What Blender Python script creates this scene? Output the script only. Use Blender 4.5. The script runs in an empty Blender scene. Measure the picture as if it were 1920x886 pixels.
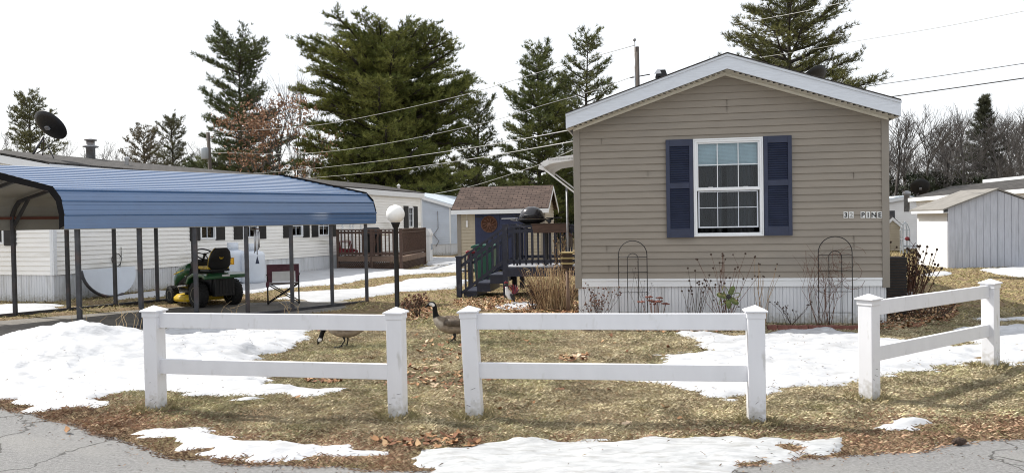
import bpy, math, random
import numpy as np
from mathutils import Vector, Matrix
R = math.radians
random.seed(7); rng = np.random.default_rng(7)
scene = bpy.context.scene
col = scene.collection

# ------------------------------------------------------------ camera, sky, sun, exposure
EYE, F, PITCH, ROLL = 1.6, 1478.0, 1.16, 1.0
cam_d = bpy.data.cameras.new('camera'); cam = bpy.data.objects.new('camera', cam_d); col.objects.link(cam)
camR = Matrix.Rotation(R(90 - PITCH), 3, 'X') @ Matrix.Rotation(-R(ROLL), 3, 'Z')
cam.matrix_world = Matrix.Translation((0, 0, EYE)) @ camR.to_4x4()
cam_d.sensor_width = 36; cam_d.lens = 36 * F / 1920; cam_d.clip_end = 2000; cam_d.clip_start = .05
scene.camera = cam
SUN_EL, SUN_AZ_VEC = 47.0, Vector((-.90, .43))          # direction towards the sun on the ground
world = bpy.data.worlds.new('World'); scene.world = world; world.use_nodes = True
nt = world.node_tree; bg = nt.nodes['Background']
sky = nt.nodes.new('ShaderNodeTexSky'); sky.sky_type = 'NISHITA'; sky.sun_disc = False
sky.sun_elevation = R(SUN_EL); sky.sun_rotation = math.atan2(SUN_AZ_VEC.x, SUN_AZ_VEC.y)
sky.air_density = 1.0; sky.dust_density = 3.0; sky.ozone_density = 1.0
mx = nt.nodes.new('ShaderNodeMixRGB'); mx.inputs[0].default_value = .78
mx.inputs[2].default_value = (7.8, 7.9, 8.05, 1)               # thin bright high cloud over the whole sky
nt.links.new(sky.outputs[0], mx.inputs[1]); nt.links.new(mx.outputs[0], bg.inputs[0])
bg.inputs[1].default_value = .1
sl = bpy.data.lights.new('sun', 'SUN'); sl.energy = 3.7; sl.angle = R(.53); sl.color = (1, .955, .88)
so = bpy.data.objects.new('sun', sl); col.objects.link(so)
sd = Vector((SUN_AZ_VEC.x, SUN_AZ_VEC.y, 0)).normalized() * math.cos(R(SUN_EL)) + Vector((0, 0, math.sin(R(SUN_EL))))
so.rotation_euler = sd.to_track_quat('Z', 'Y').to_euler(); so.location = (-20, 10, 30)
scene.view_settings.view_transform = 'Standard'; scene.view_settings.look = 'None'
scene.view_settings.exposure = .68; scene.view_settings.gamma = 1; scene.view_settings.use_curve_mapping = False
scene.render.engine = 'CYCLES'; scene.cycles.filter_width = 1.05

# ------------------------------------------------------------ helpers
def ray(px, py): return camR @ Vector(((px - 960) / F, (443 - py) / F, -1))
def G(px, py, z=0.):
    d = ray(px, py); t = (z - EYE) / d.z; return Vector((d.x * t, d.y * t, z))
def at(px, py, Y):
    d = ray(px, py); t = Y / d.y; return Vector((d.x * t, Y, EYE + d.z * t))

class MB:
    def __init__(s, M=None): s.v = []; s.f = []; s.m = []; s.s = []; s.M = M or Matrix.Identity(4)
    def add(s, vs, fs, mi=0, sm=False, M=None):
        o = len(s.v); T = s.M @ M if M is not None else s.M
        s.v += [tuple(T @ Vector(p)) for p in vs]
        for f in fs: s.f.append([i + o for i in f]); s.m.append(mi); s.s.append(sm)
        return s
    def box(s, c, d, mi=0, M=None):
        x, y, z = c; a, b, e = d[0] / 2, d[1] / 2, d[2] / 2
        vs = [(x + i * a, y + j * b, z + k * e) for i in (-1, 1) for j in (-1, 1) for k in (-1, 1)]
        return s.add(vs, [(0, 1, 3, 2), (4, 6, 7, 5), (0, 4, 5, 1), (2, 3, 7, 6), (0, 2, 6, 4), (1, 5, 7, 3)], mi, False, M)
    def bb(s, x0, x1, y0, y1, z0, z1, mi=0, M=None):
        return s.box(((x0 + x1) / 2, (y0 + y1) / 2, (z0 + z1) / 2), (abs(x1 - x0), abs(y1 - y0), abs(z1 - z0)), mi, M)
    def beam(s, p0, p1, w, h, mi=0, up=(0, 0, 1)):
        p0, p1 = Vector(p0), Vector(p1); d = p1 - p0; L = d.length; x = d / L
        u = Vector(up); y = u.cross(x)
        if y.length < 1e-4: y = Vector((0, 1, 0)).cross(x)
        y.normalize(); z = x.cross(y)
        M = Matrix.Translation((p0 + p1) / 2) @ Matrix((x, y, z)).transposed().to_4x4()
        return s.box((0, 0, 0), (L, w, h), mi, M)
    def tube(s, pts, r, n=6, mi=0, cap=True, flat=1.0):
        pts = [Vector(p) for p in pts]; k = len(pts)
        rs = r if isinstance(r, (list, tuple)) else [r] * k
        vs = []; prev = None
        for i, p in enumerate(pts):
            t = (pts[min(i + 1, k - 1)] - pts[max(i - 1, 0)]).normalized()
            if prev is None:
                a = t.orthogonal().normalized()
            else:
                a = prev - t * prev.dot(t)
                a = a.normalized() if a.length > 1e-5 else t.orthogonal().normalized()
            prev = a; b = t.cross(a)
            for j in range(n):
                an = 2 * math.pi * j / n; vs.append(p + (a * math.cos(an) + b * math.sin(an) * flat) * rs[i])
        fs = [(i * n + j, i * n + (j + 1) % n, (i + 1) * n + (j + 1) % n, (i + 1) * n + j) for i in range(k - 1) for j in range(n)]
        if cap: fs += [tuple(range(n))[::-1], tuple((k - 1) * n + j for j in range(n))]
        return s.add(vs, fs, mi, n > 4)
    def lathe(s, prof, n=20, mi=0, M=None, sm=True):
        vs = []; k = len(prof)
        for r, z in prof:
            for j in range(n):
                a = 2 * math.pi * j / n; vs.append((r * math.cos(a), r * math.sin(a), z))
        fs = [(i * n + j, i * n + (j + 1) % n, (i + 1) * n + (j + 1) % n, (i + 1) * n + j) for i in range(k - 1) for j in range(n)]
        fs += [tuple(range(n))[::-1], tuple((k - 1) * n + j for j in range(n))]
        return s.add(vs, fs, mi, sm, M)
    def ball(s, c, r, mi=0, n=12, M=None):
        r = r if isinstance(r, (list, tuple)) else (r, r, r); m = max(4, n // 2)
        vs = []; fs = []
        for i in range(m + 1):
            th = math.pi * i / m
            for j in range(n):
                a = 2 * math.pi * j / n
                vs.append((c[0] + r[0] * math.sin(th) * math.cos(a), c[1] + r[1] * math.sin(th) * math.sin(a), c[2] + r[2] * math.cos(th)))
        for i in range(m):
            for j in range(n): fs.append((i * n + j, (i + 1) * n + j, (i + 1) * n + (j + 1) % n, i * n + (j + 1) % n))
        return s.add(vs, fs, mi, True, M)
    def prism(s, poly, y0, y1, mi=0, M=None):          # poly in x,z pushed along y
        n = len(poly); vs = [(x, y0, z) for x, z in poly] + [(x, y1, z) for x, z in poly]
        fs = [tuple(range(n)), tuple(range(2 * n - 1, n - 1, -1))] + [(i, i + n, (i + 1) % n + n, (i + 1) % n) for i in range(n)]
        return s.add(vs, fs, mi, False, M)
    def quad(s, a, b, c, d, mi=0): return s.add([a, b, c, d], [(0, 1, 2, 3)], mi)
    def build(s, name, mats, parent=None, bevel=0, recenter=True):
        me = bpy.data.meshes.new(name)
        me.from_pydata(s.v, [], s.f)
        for m in (mats if isinstance(mats, (list, tuple)) else [mats]): me.materials.append(m)
        me.polygons.foreach_set('material_index', s.m); me.polygons.foreach_set('use_smooth', s.s); me.update()
        o = bpy.data.objects.new(name, me); col.objects.link(o)
        if parent is not None: o.parent = parent
        if bevel:
            b = o.modifiers.new('bevel', 'BEVEL'); b.width = bevel; b.segments = 2; b.limit_method = 'ANGLE'; b.angle_limit = R(40)
        return o

def arr_mesh(name, V, Fc, mats, parent=None, colors=None, smooth=False, loc=None):
    """V (n,3); Fc (m,k) faces; colors per vertex (n,3)"""
    V = np.asarray(V, dtype=np.float32); Fc = np.asarray(Fc, dtype=np.int32); m, k = Fc.shape
    me = bpy.data.meshes.new(name); me.vertices.add(len(V)); me.vertices.foreach_set('co', V.ravel())
    me.loops.add(m * k); me.loops.foreach_set('vertex_index', Fc.ravel())
    me.polygons.add(m); me.polygons.foreach_set('loop_start', np.arange(0, m * k, k, dtype=np.int32))
    me.polygons.foreach_set('loop_total', np.full(m, k, dtype=np.int32))
    if smooth: me.polygons.foreach_set('use_smooth', np.ones(m, dtype=bool))
    for q in (mats if isinstance(mats, (list, tuple)) else [mats]): me.materials.append(q)
    if colors is not None:
        a = me.color_attributes.new('col', 'FLOAT_COLOR', 'POINT')
        c = np.ones((len(V), 4), dtype=np.float32); c[:, :3] = colors; a.data.foreach_set('color', c.ravel())
    me.update(calc_edges=True); me.validate()
    o = bpy.data.objects.new(name, me); col.objects.link(o)
    if parent is not None: o.parent = parent
    if loc is not None: o.location = loc
    return o

def tag(o, label=None, cat=None, group=None, kind=None):
    if label: o['label'] = label
    if cat: o['category'] = cat
    if group: o['group'] = group
    if kind: o['kind'] = kind
    return o
def thing(name, label, cat, loc=(0, 0, 0), rz=0, group=None, rot=None):
    o = bpy.data.objects.new(name, None); col.objects.link(o); o.location = loc
    o.rotation_euler = rot if rot else (0, 0, rz); o.empty_display_size = .2
    return tag(o, label, cat, group)
def dup(root, loc=None, rz=None, scale=None, label=None):
    def cp(o, par):
        c = o.copy(); col.objects.link(c); c.parent = par
        for ch in list(o.children): cp(ch, c)
        return c
    c = cp(root, None)
    if loc is not None: c.location = loc
    if rz is not None: c.rotation_euler = (0, 0, rz)
    if scale is not None: c.scale = scale
    if label: c['label'] = label
    return c

# ------------------------------------------------------------ materials
def mat(name, c, rough=.6, var=.12, scale=4., metal=0., spec=.4, bump=0., bscale=60., c2=None, c2s=1.5, c2lo=.55, c2hi=.7, attr=False, coat=0, stretch=None, emit=None):
    m = bpy.data.materials.new(name); m.use_nodes = True; n = m.node_tree.nodes; l = m.node_tree.links
    b = n['Principled BSDF']; b.inputs['Roughness'].default_value = rough; b.inputs['Metallic'].default_value = metal
    b.inputs['Specular IOR Level'].default_value = spec
    if coat: b.inputs['Coat Weight'].default_value = coat; b.inputs['Coat Roughness'].default_value = .12
    tc = n.new('ShaderNodeTexCoord'); mp = n.new('ShaderNodeMapping'); l.new(tc.outputs['Object'], mp.inputs[0])
    if stretch: mp.inputs['Scale'].default_value = stretch
    nz = n.new('ShaderNodeTexNoise'); nz.inputs['Scale'].default_value = scale; nz.inputs['Detail'].default_value = 6; l.new(mp.outputs[0], nz.inputs[0])
    mr = n.new('ShaderNodeMapRange'); mr.inputs[1].default_value = .3; mr.inputs[2].default_value = .7
    mr.inputs[3].default_value = 1 - var; mr.inputs[4].default_value = 1 + var; l.new(nz.outputs[0], mr.inputs[0])
    mul = n.new('ShaderNodeMixRGB'); mul.blend_type = 'MULTIPLY'; mul.inputs[0].default_value = 1
    if attr:
        at_ = n.new('ShaderNodeAttribute'); at_.attribute_name = 'col'; l.new(at_.outputs['Color'], mul.inputs[1])
    else: mul.inputs[1].default_value = (*c, 1)
    l.new(mr.outputs[0], mul.inputs[2]); out = mul.outputs[0]
    if c2:
        n2 = n.new('ShaderNodeTexNoise'); n2.inputs['Scale'].default_value = c2s; n2.inputs['Detail'].default_value = 8; l.new(mp.outputs[0], n2.inputs[0])
        r2 = n.new('ShaderNodeMapRange'); r2.inputs[1].default_value = c2lo; r2.inputs[2].default_value = c2hi; l.new(n2.outputs[0], r2.inputs[0])
        m2 = n.new('ShaderNodeMixRGB'); l.new(r2.outputs[0], m2.inputs[0]); l.new(out, m2.inputs[1]); m2.inputs[2].default_value = (*c2, 1); out = m2.outputs[0]
    l.new(out, b.inputs['Base Color'])
    if bump:
        n3 = n.new('ShaderNodeTexNoise'); n3.inputs['Scale'].default_value = bscale; n3.inputs['Detail'].default_value = 4; l.new(mp.outputs[0], n3.inputs[0])
        bp = n.new('ShaderNodeBump'); bp.inputs['Strength'].default_value = bump; bp.inputs['Distance'].default_value = .02; l.new(n3.outputs[0], bp.inputs['Height']); l.new(bp.outputs[0], b.inputs['Normal'])
    if emit: b.inputs['Emission Color'].default_value = (*emit[:3], 1); b.inputs['Emission Strength'].default_value = emit[3]
    return m
def shingle(name, c1, c2, mortar, bw=.3, bh=.14):
    m = bpy.data.materials.new(name); m.use_nodes = True; n = m.node_tree.nodes; l = m.node_tree.links; b = n['Principled BSDF']
    b.inputs['Roughness'].default_value = .9; b.inputs['Specular IOR Level'].default_value = .2
    tc = n.new('ShaderNodeTexCoord'); mp = n.new('ShaderNodeMapping'); l.new(tc.outputs['UV'], mp.inputs[0])
    br = n.new('ShaderNodeTexBrick'); br.inputs['Scale'].default_value = 1; br.inputs['Brick Width'].default_value = bw; br.inputs['Row Height'].default_value = bh
    br.inputs['Mortar Size'].default_value = .012; br.inputs['Bias'].default_value = 0
    br.inputs['Color1'].default_value = (*c1, 1); br.inputs['Color2'].default_value = (*c2, 1); br.inputs['Mortar'].default_value = (*mortar, 1)
    l.new(mp.outputs[0], br.inputs[0])
    nz = n.new('ShaderNodeTexNoise'); nz.inputs['Scale'].default_value = 3; nz.inputs['Detail'].default_value = 8; l.new(mp.outputs[0], nz.inputs[0])
    mr = n.new('ShaderNodeMapRange'); mr.inputs[3].default_value = .6; mr.inputs[4].default_value = 1.4; l.new(nz.outputs[0], mr.inputs[0])
    mu = n.new('ShaderNodeMixRGB'); mu.blend_type = 'MULTIPLY'; mu.inputs[0].default_value = 1; l.new(br.outputs[0], mu.inputs[1]); l.new(mr.outputs[0], mu.inputs[2])
    l.new(mu.outputs[0], b.inputs['Base Color'])
    bp = n.new('ShaderNodeBump'); bp.inputs['Strength'].default_value = .6; bp.inputs['Distance'].default_value = .01; l.new(br.outputs['Fac'], bp.inputs['Height']); bp.invert = True
    l.new(bp.outputs[0], b.inputs['Normal']); return m
def glassmat(name, tint=(.9, .95, 1)):
    m = bpy.data.materials.new(name); m.use_nodes = True; n = m.node_tree.nodes; l = m.node_tree.links
    n.remove(n['Principled BSDF']); o = n['Material Output']
    t = n.new('ShaderNodeBsdfTransparent'); t.inputs[0].default_value = (*tint, 1); g = n.new('ShaderNodeBsdfGlossy'); g.inputs['Roughness'].default_value = .02
    fr = n.new('ShaderNodeFresnel'); fr.inputs[0].default_value = 1.38; mi = n.new('ShaderNodeMixShader')
    l.new(fr.outputs[0], mi.inputs[0]); l.new(t.outputs[0], mi.inputs[1]); l.new(g.outputs[0], mi.inputs[2]); l.new(mi.outputs[0], o.inputs[0]); return m

M = {}
M['tan'] = mat('tan_vinyl_siding', (.262, .232, .195), .62, .05, 3, bump=.05, bscale=120, c2=(.218, .197, .170), c2s=.7, c2lo=.5, c2hi=.8, stretch=(1, 1, 4))
M['lapj'] = mat('siding_lap_joint', (.14, .12, .10), .7, .05)
M['tantrim'] = mat('taupe_trim', (.24, .218, .188), .6, .05)
M['white'] = mat('white_vinyl', (.74, .76, .78), .45, .03, 2)
M['fascia'] = mat('white_painted_fascia', (.62, .66, .72), .6, .06, 12, bump=.15, bscale=30, stretch=(.5, 1, 4))
M['soffit'] = mat('cream_soffit', (.62, .6, .53), .6, .05)
M['skirt'] = mat('white_skirting', (.66, .68, .71), .5, .05, 2, c2=(.48, .49, .49), c2s=2.2, c2lo=.52, c2hi=.75, stretch=(3, 3, .5))
M['navy'] = mat('navy_paint', (.025, .033, .066), .45, .15, 6, bump=.05)
M['navydeck'] = mat('dark_navy_deck_paint', (.017, .02, .038), .42, .25, 8, c2=(.07, .07, .09), c2s=6, c2lo=.6, c2hi=.8)
M['black'] = mat('black_plastic', (.012, .012, .013), .5, .2)
M['flatblack'] = mat('matt_black_trim', (.010, .010, .011), .9, .2, spec=.1)
M['dark'] = mat('dark_interior', (.008, .008, .009), .9, .1)
M['curtain'] = mat('grey_curtain', (.034, .035, .035), .9, .8, 1.5, stretch=(7, 1, .15))
M['blind'] = mat('pale_window_blind', (.62, .70, .66), .7, .08)
M['glass'] = glassmat('window_glass')
M['roofdark'] = shingle('charcoal_shingles', (.05, .048, .046), (.075, .07, .068), (.025, .025, .025))
M['roofbrown'] = shingle('brown_shingles', (.07, .05, .042), (.105, .075, .062), (.03, .02, .018), .28, .13)
M['rooflight'] = mat('pale_metal_roof', (.5, .56, .62), .5, .1)
M['whitesiding'] = mat('white_vinyl_siding', (.86, .85, .82), .5, .04, 3, c2=(.62, .6, .54), c2s=1.1, c2lo=.55, c2hi=.75, stretch=(.5, .5, 3))
M['brightsiding'] = mat('white_and_sunlit_siding', (.8, .8, .8), .5, .03, 3)
M['bluesiding'] = mat('pale_blue_siding', (.52, .58, .67), .5, .04, 3)
M['cream'] = mat('cream_siding', (.42, .37, .28), .55, .05, 3, c2=(.34, .30, .22), c2s=1.2)
M['fence'] = mat('white_vinyl_fence', (.70, .71, .745), .38, .03, 3, c2=(.50, .50, .49), c2s=5, c2lo=.62, c2hi=.8, stretch=(3, 3, 1))
M['steel'] = mat('galvanised_steel', (.30, .31, .33), .5, .2, 8, metal=.3, c2=(.16, .13, .11), c2s=5, c2lo=.5, c2hi=.75)
M['postdark'] = mat('weathered_steel_leg', (.06, .062, .07), .5, .3, 6, metal=.3, c2=(.10, .06, .05), c2s=3, c2lo=.5, c2hi=.8)
M['bluemetal'] = mat('blue_painted_steel_roof', (.032, .100, .235), .35, .06, 3, metal=.0, spec=.5, coat=1.0)
M['bluemetal'].node_tree.nodes['Principled BSDF'].inputs['Coat IOR'].default_value = 1.75
M['ceil'] = mat('grey_underside_steel', (.30, .29, .26), .5, .1, 3)
M['rust'] = mat('rusty_red_steel', (.14, .05, .035), .7, .3)
M['wood'] = mat('brown_stained_wood', (.078, .046, .034), .7, .25, 6, stretch=(1, 1, 4))
M['woodlt'] = mat('weathered_deck_board', (.17, .115, .085), .8, .2, 6)
M['asphalt'] = mat('asphalt_grey', (.215, .215, .215), .9, .25, 40, spec=.25, bump=.7, bscale=170, c2=(.32, .31, .30), c2s=90, c2lo=.56, c2hi=.68)
M['slab'] = mat('gravelly_driveway', (.17, .16, .145), .9, .18, 3, bump=.4, bscale=90, c2=(.25, .23, .2), c2s=8)
M['soil'] = mat('matted_dead_turf', (.20, .145, .09), .95, .35, 14, spec=.1, bump=.8, bscale=70, c2=(.15, .135, .065), c2s=2.2, c2lo=.45, c2hi=.7)
M['farground'] = mat('far_winter_ground', (.2, .16, .09), .95, .3, 1.2, spec=.1, c2=(.11, .11, .05), c2s=.3)
M['blade'] = mat('grass_blades', (1, 1, 1), .8, .15, 2, spec=.15, attr=True)
M['snow'] = mat('old_snow', (.47, .482, .505), .6, .12, 7, spec=.3, bump=.9, bscale=11, c2=(.36, .365, .375), c2s=3.5, c2lo=.50, c2hi=.75, stretch=(.6, 1.8, 1))
M['ice'] = mat('dirty_roadside_ice', (.42, .43, .44), .5, .2, 9, spec=.4, bump=.8, bscale=18, c2=(.30, .30, .295), c2s=11, c2lo=.53, c2hi=.72, stretch=(.6, 1.8, 1))
M['bark'] = mat('pine_bark', (.05, .042, .036), .95, .3, 3)
M['barkgrey'] = mat('grey_bare_bark', (.085, .078, .074), .95, .3, 3)
M['needles'] = mat('pine_needles', (1, 1, 1), .7, .2, .8, spec=.2, attr=True)
M['green'] = mat('green_paint', (.012, .085, .03), .3, .1, spec=.5, coat=.4)
M['yellow'] = mat('yellow_paint', (.62, .42, .02), .35, .08, c2=(.3, .2, .05), c2s=6)
M['tyre'] = mat('rubber_tyre', (.014, .014, .014), .8, .25, bump=.3, bscale=40)
M['rim'] = mat('pale_wheel_rim', (.52, .48, .36), .45, .08)
M['tank'] = mat('white_propane_tank_paint', (.62, .67, .74), .35, .05, 3)
M['label'] = mat('orange_warning_label', (.80, .42, .02), .5, .03)
M['maroon'] = mat('faded_maroon_canvas', (.11, .045, .06), .85, .25, 14)
M['globe'] = mat('white_globe_glass', (.88, .88, .86), .25, .01)
M['red'] = mat('red_plastic', (.20, .02, .03), .4, .1)
M['binblue'] = mat('green_bin_plastic', (.015, .09, .06), .5, .12)
M['copper'] = mat('aged_copper_emblem', (.11, .05, .03), .6, .3, 12)
M['dryst'] = mat('dry_plant_stems', (.30, .20, .11), .9, .3, 12)
M['dryred'] = mat('reddish_brown_stems', (.12, .06, .04), .9, .3, 12)
M['drydk'] = mat('dark_brown_stems', (.06, .04, .03), .9, .3, 12)
M['iron'] = mat('black_iron_wire', (.02, .018, .018), .6, .3)
M['brick'] = mat('red_edging_brick', (.17, .07, .055), .9, .3, 9)
M['wire'] = mat('pale_cable_sheath', (.42, .42, .40), .6, .1)
M['wiredk'] = mat('black_cable', (.02, .02, .02), .6, .1)
M['pole'] = mat('weathered_pole_wood', (.10, .085, .075), .9, .3, 4, stretch=(6, 6, .5))
M['greyboard'] = mat('grey_painted_boards', (.44, .46, .51), .7, .1, 5, c2=(.36, .38, .42), c2s=1.5, stretch=(4, 4, .5))
M['feather'] = mat('goose_feathers', (1, 1, 1), .75, .22, 28, spec=.15, attr=True)
M['silver'] = mat('brushed_metal', (.5, .5, .52), .3, .08, metal=.8)
M['trans'] = mat('grey_transformer_paint', (.34, .38, .42), .5, .05)
M['letter'] = mat('black_letter', (.012, .012, .014), .6, .05)
M['faded'] = mat('faded_grey_letter', (.33, .33, .32), .7, .2)
M['tile'] = mat('white_number_tile', (.66, .67, .66), .5, .04)
M['rack'] = mat('black_rooster_paint', (.02, .02, .022), .5, .1)
M['whitep'] = mat('white_painted_tin', (.7, .7, .7), .5, .08)

def add_mask(m, build):
    n = m.node_tree.nodes; l = m.node_tree.links; b = n['Principled BSDF']; src = b.inputs['Base Color'].links[0].from_socket
    fac, colr = build(n, l); mi = n.new('ShaderNodeMixRGB'); l.new(fac, mi.inputs[0]); l.new(src, mi.inputs[1]); mi.inputs[2].default_value = (*colr, 1); l.new(mi.outputs[0], b.inputs['Base Color'])
def grime(n, l):      # splashed soil and algae near the foot of the posts
    tc = n.new('ShaderNodeTexCoord'); sp = n.new('ShaderNodeSeparateXYZ'); l.new(tc.outputs['Object'], sp.inputs[0])
    nz = n.new('ShaderNodeTexNoise'); nz.inputs['Scale'].default_value = 22; nz.inputs['Detail'].default_value = 8; l.new(tc.outputs['Object'], nz.inputs[0])
    ad = n.new('ShaderNodeMath'); ad.operation = 'MULTIPLY_ADD'; l.new(nz.outputs[0], ad.inputs[0]); ad.inputs[1].default_value = -.42; l.new(sp.outputs[2], ad.inputs[2])
    mr = n.new('ShaderNodeMapRange'); l.new(ad.outputs[0], mr.inputs[0]); mr.inputs[1].default_value = -.02; mr.inputs[2].default_value = -.22; mr.inputs[3].default_value = 0; mr.inputs[4].default_value = .75; return mr.outputs[0], (.26, .235, .17)
add_mask(M['fence'], grime); add_mask(M['skirt'], grime)
def cracks(n, l):
    tc = n.new('ShaderNodeTexCoord'); nz = n.new('ShaderNodeTexNoise'); nz.inputs['Scale'].default_value = 2.2; nz.inputs['Detail'].default_value = 6; l.new(tc.outputs['Object'], nz.inputs[0])
    mi = n.new('ShaderNodeMixRGB'); mi.blend_type = 'ADD'; mi.inputs[0].default_value = .9; l.new(tc.outputs['Object'], mi.inputs[1]); l.new(nz.outputs['Color'], mi.inputs[2])
    v = n.new('ShaderNodeTexVoronoi'); v.feature = 'DISTANCE_TO_EDGE'; v.inputs['Scale'].default_value = .55; l.new(mi.outputs[0], v.inputs[0])
    mr = n.new('ShaderNodeMapRange'); l.new(v.outputs[0], mr.inputs[0]); mr.inputs[1].default_value = .003; mr.inputs[2].default_value = .010; mr.inputs[3].default_value = .8; mr.inputs[4].default_value = 0; return mr.outputs[0], (.05, .048, .045)
def stains(n, l):
    tc = n.new('ShaderNodeTexCoord'); nz = n.new('ShaderNodeTexNoise'); nz.inputs['Scale'].default_value = 1.1; nz.inputs['Detail'].default_value = 9; nz.inputs['Roughness'].default_value = .65; l.new(tc.outputs['Object'], nz.inputs[0])
    mr = n.new('ShaderNodeMapRange'); l.new(nz.outputs[0], mr.inputs[0]); mr.inputs[1].default_value = .48; mr.inputs[2].default_value = .68; mr.inputs[3].default_value = 0; mr.inputs[4].default_value = .55; return mr.outputs[0], (.30, .295, .28)
add_mask(M['asphalt'], stains); add_mask(M['asphalt'], cracks)
def uv_planar(o, ax=(1, 0, 0), ay=(0, 1, 0)):
    me = o.data; uv = me.uv_layers.new(name='uv'); ax, ay = Vector(ax), Vector(ay)
    for lp in me.loops:
        c = me.vertices[lp.vertex_index].co; uv.data[lp.index].uv = (c.dot(ax), c.dot(ay))
    return o

# ------------------------------------------------------------ noise, polygons
def vnoise(x, y, seed=0):
    xi = np.floor(x).astype(np.int64); yi = np.floor(y).astype(np.int64); fx = x - xi; fy = y - yi
    fx = fx * fx * (3 - 2 * fx); fy = fy * fy * (3 - 2 * fy)
    def h(a, b):
        n = (a * 374761393 + b * 668265263 + seed * 1442695041) & 0x7fffffff
        n = ((n ^ (n >> 13)) * 1274126177) & 0x7fffffff
        return ((n ^ (n >> 16)) & 0xffff) / 65535.
    return (h(xi, yi) * (1 - fx) + h(xi + 1, yi) * fx) * (1 - fy) + (h(xi, yi + 1) * (1 - fx) + h(xi + 1, yi + 1) * fx) * fy
def fbm(x, y, sc, oct=4, seed=0):
    r = 0; a = 1; t = 0
    for i in range(oct): r = r + a * (vnoise(x / sc * 2 ** i, y / sc * 2 ** i, seed + i * 17) - .5); t += a; a *= .55
    return r / t * 2
def sdf(poly, X, Y):          # + inside
    P = np.array(poly, dtype=float); n = len(P); d = np.full(X.shape, 1e9); ins = np.zeros(X.shape, bool)
    for i in range(n):
        a = P[i]; b = P[(i + 1) % n]; e = b - a; L = (e ** 2).sum() + 1e-12
        t = np.clip(((X - a[0]) * e[0] + (Y - a[1]) * e[1]) / L, 0, 1)
        d = np.minimum(d, (X - a[0] - t * e[0]) ** 2 + (Y - a[1] - t * e[1]) ** 2)
        c = ((a[1] > Y) != (b[1] > Y)) & (X < (b[0] - a[0]) * (Y - a[1]) / (b[1] - a[1] + 1e-12) + a[0]); ins ^= c
    d = np.sqrt(d); return np.where(ins, d, -d)
def W(pts): return [tuple(G(x, y)[:2]) for x, y in pts]
def multi(polys, X, Y):
    r = np.full(X.shape, -1e9)
    for p in polys: r = np.maximum(r, sdf(p, X, Y))
    return r

ROAD = [W([(-500, 700), (-150, 735), (0, 764), (90, 785), (160, 806), (250, 838), (330, 858), (430, 868), (560, 874), (700, 880), (1000, 884), (1300, 880), (1400, 871), (1500, 862), (1620, 853), (1740, 842), (1830, 826), (1920, 823), (2400, 818)]) + [(9, 3.2), (9, -6), (-14, -6), (-14, 6)]]
DRIVE = [W([(-420, 640), (-200, 618), (-60, 606), (0, 602), (150, 590), (300, 578), (450, 569), (600, 562), (650, 566), (640, 580), (560, 590), (430, 596), (330, 606), (262, 640), (200, 650), (100, 655), (0, 672), (-100, 690), (-500, 760)])]
SNOW = [W(p) for p in [
 [(-150, 745), (-80, 700), (0, 668), (60, 650), (120, 645), (200, 642), (265, 638), (330, 612), (420, 600), (520, 596), (610, 590), (680, 585), (735, 581), (748, 590), (690, 600), (620, 612), (572, 622), (583, 643), (547, 660), (480, 672), (470, 684), (500, 700), (530, 722), (560, 736), (590, 739), (615, 736), (615, 742), (590, 746), (540, 746), (470, 752), (440, 745), (400, 742), (300, 738), (235, 742), (200, 755), (205, 765), (150, 771), (90, 772), (60, 765), (0, 752), (-100, 752)],
 [(1150, 716), (1200, 720), (1240, 728), (1280, 736), (1323, 745), (1373, 755), (1425, 741), (1447, 737), (1513, 728), (1580, 722), (1613, 713), (1652, 709), (1707, 697), (1773, 688), (1847, 682), (1900, 690), (1990, 680), (1990, 615), (1890, 610), (1850, 612), (1790, 612), (1775, 620), (1850, 628), (1800, 655), (1740, 650), (1690, 640), (1640, 634), (1610, 628), (1560, 620), (1470, 622), (1440, 630), (1400, 632), (1330, 626), (1270, 628), (1285, 640), (1320, 650), (1330, 660), (1270, 664), (1235, 668), (1260, 680), (1230, 695), (1180, 708)],
 [(1645, 808), (1690, 800), (1718, 800), (1705, 810), (1665, 815)],
 [(242, 816), (330, 810), (388, 811), (410, 824), (460, 835), (520, 841), (600, 846), (700, 845), (760, 850), (740, 862), (610, 861), (500, 867), (395, 864), (385, 852), (400, 846), (330, 838), (300, 828)]]]
ICE = [W(p) for p in [
 [(690, 852), (760, 862), (800, 850), (900, 840), (980, 828), (1040, 829), (1130, 824), (1280, 822), (1370, 828), (1400, 832), (1470, 843), (1497, 855), (1480, 863), (1380, 882), (1370, 905), (960, 905), (800, 888), (740, 870), (690, 862)],
 [(1432, 832), (1510, 829), (1587, 825), (1590, 838), (1555, 856), (1505, 853), (1440, 838)]]]
SNOWM = [W(p) for p in [
 [(380, 546), (450, 533), (500, 520), (555, 512), (630, 503), (700, 504), (766, 508), (800, 503), (857, 495), (875, 492), (875, 511), (770, 517), (700, 523), (640, 534), (560, 541), (470, 552), (400, 556)],
 [(540, 551), (640, 544), (700, 540), (760, 527), (860, 519), (872, 530), (850, 543), (760, 550), (690, 560), (600, 566), (540, 560)],
 [(790, 483), (870, 485), (872, 496), (800, 500)],
 [(-80, 578), (0, 574), (70, 571), (112, 574), (100, 584), (30, 589), (-80, 596)],
 [(200, 557), (300, 547), (330, 548), (300, 558), (210, 566)],
 [(930, 571), (960, 566), (1020, 570), (1010, 579), (960, 582), (932, 579)],
 [(1830, 507), (1920, 500), (1990, 500), (1990, 524), (1900, 521), (1850, 513)],
 [(1660, 452), (1735, 455), (1735, 466), (1660, 468)],
 [(1720, 517), (1770, 512), (1785, 518), (1750, 524)], [(1660, 540), (1700, 548), (1690, 556), (1660, 556)],
 [(1820, 600), (1990, 592), (1990, 606), (1870, 607)]]]

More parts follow.
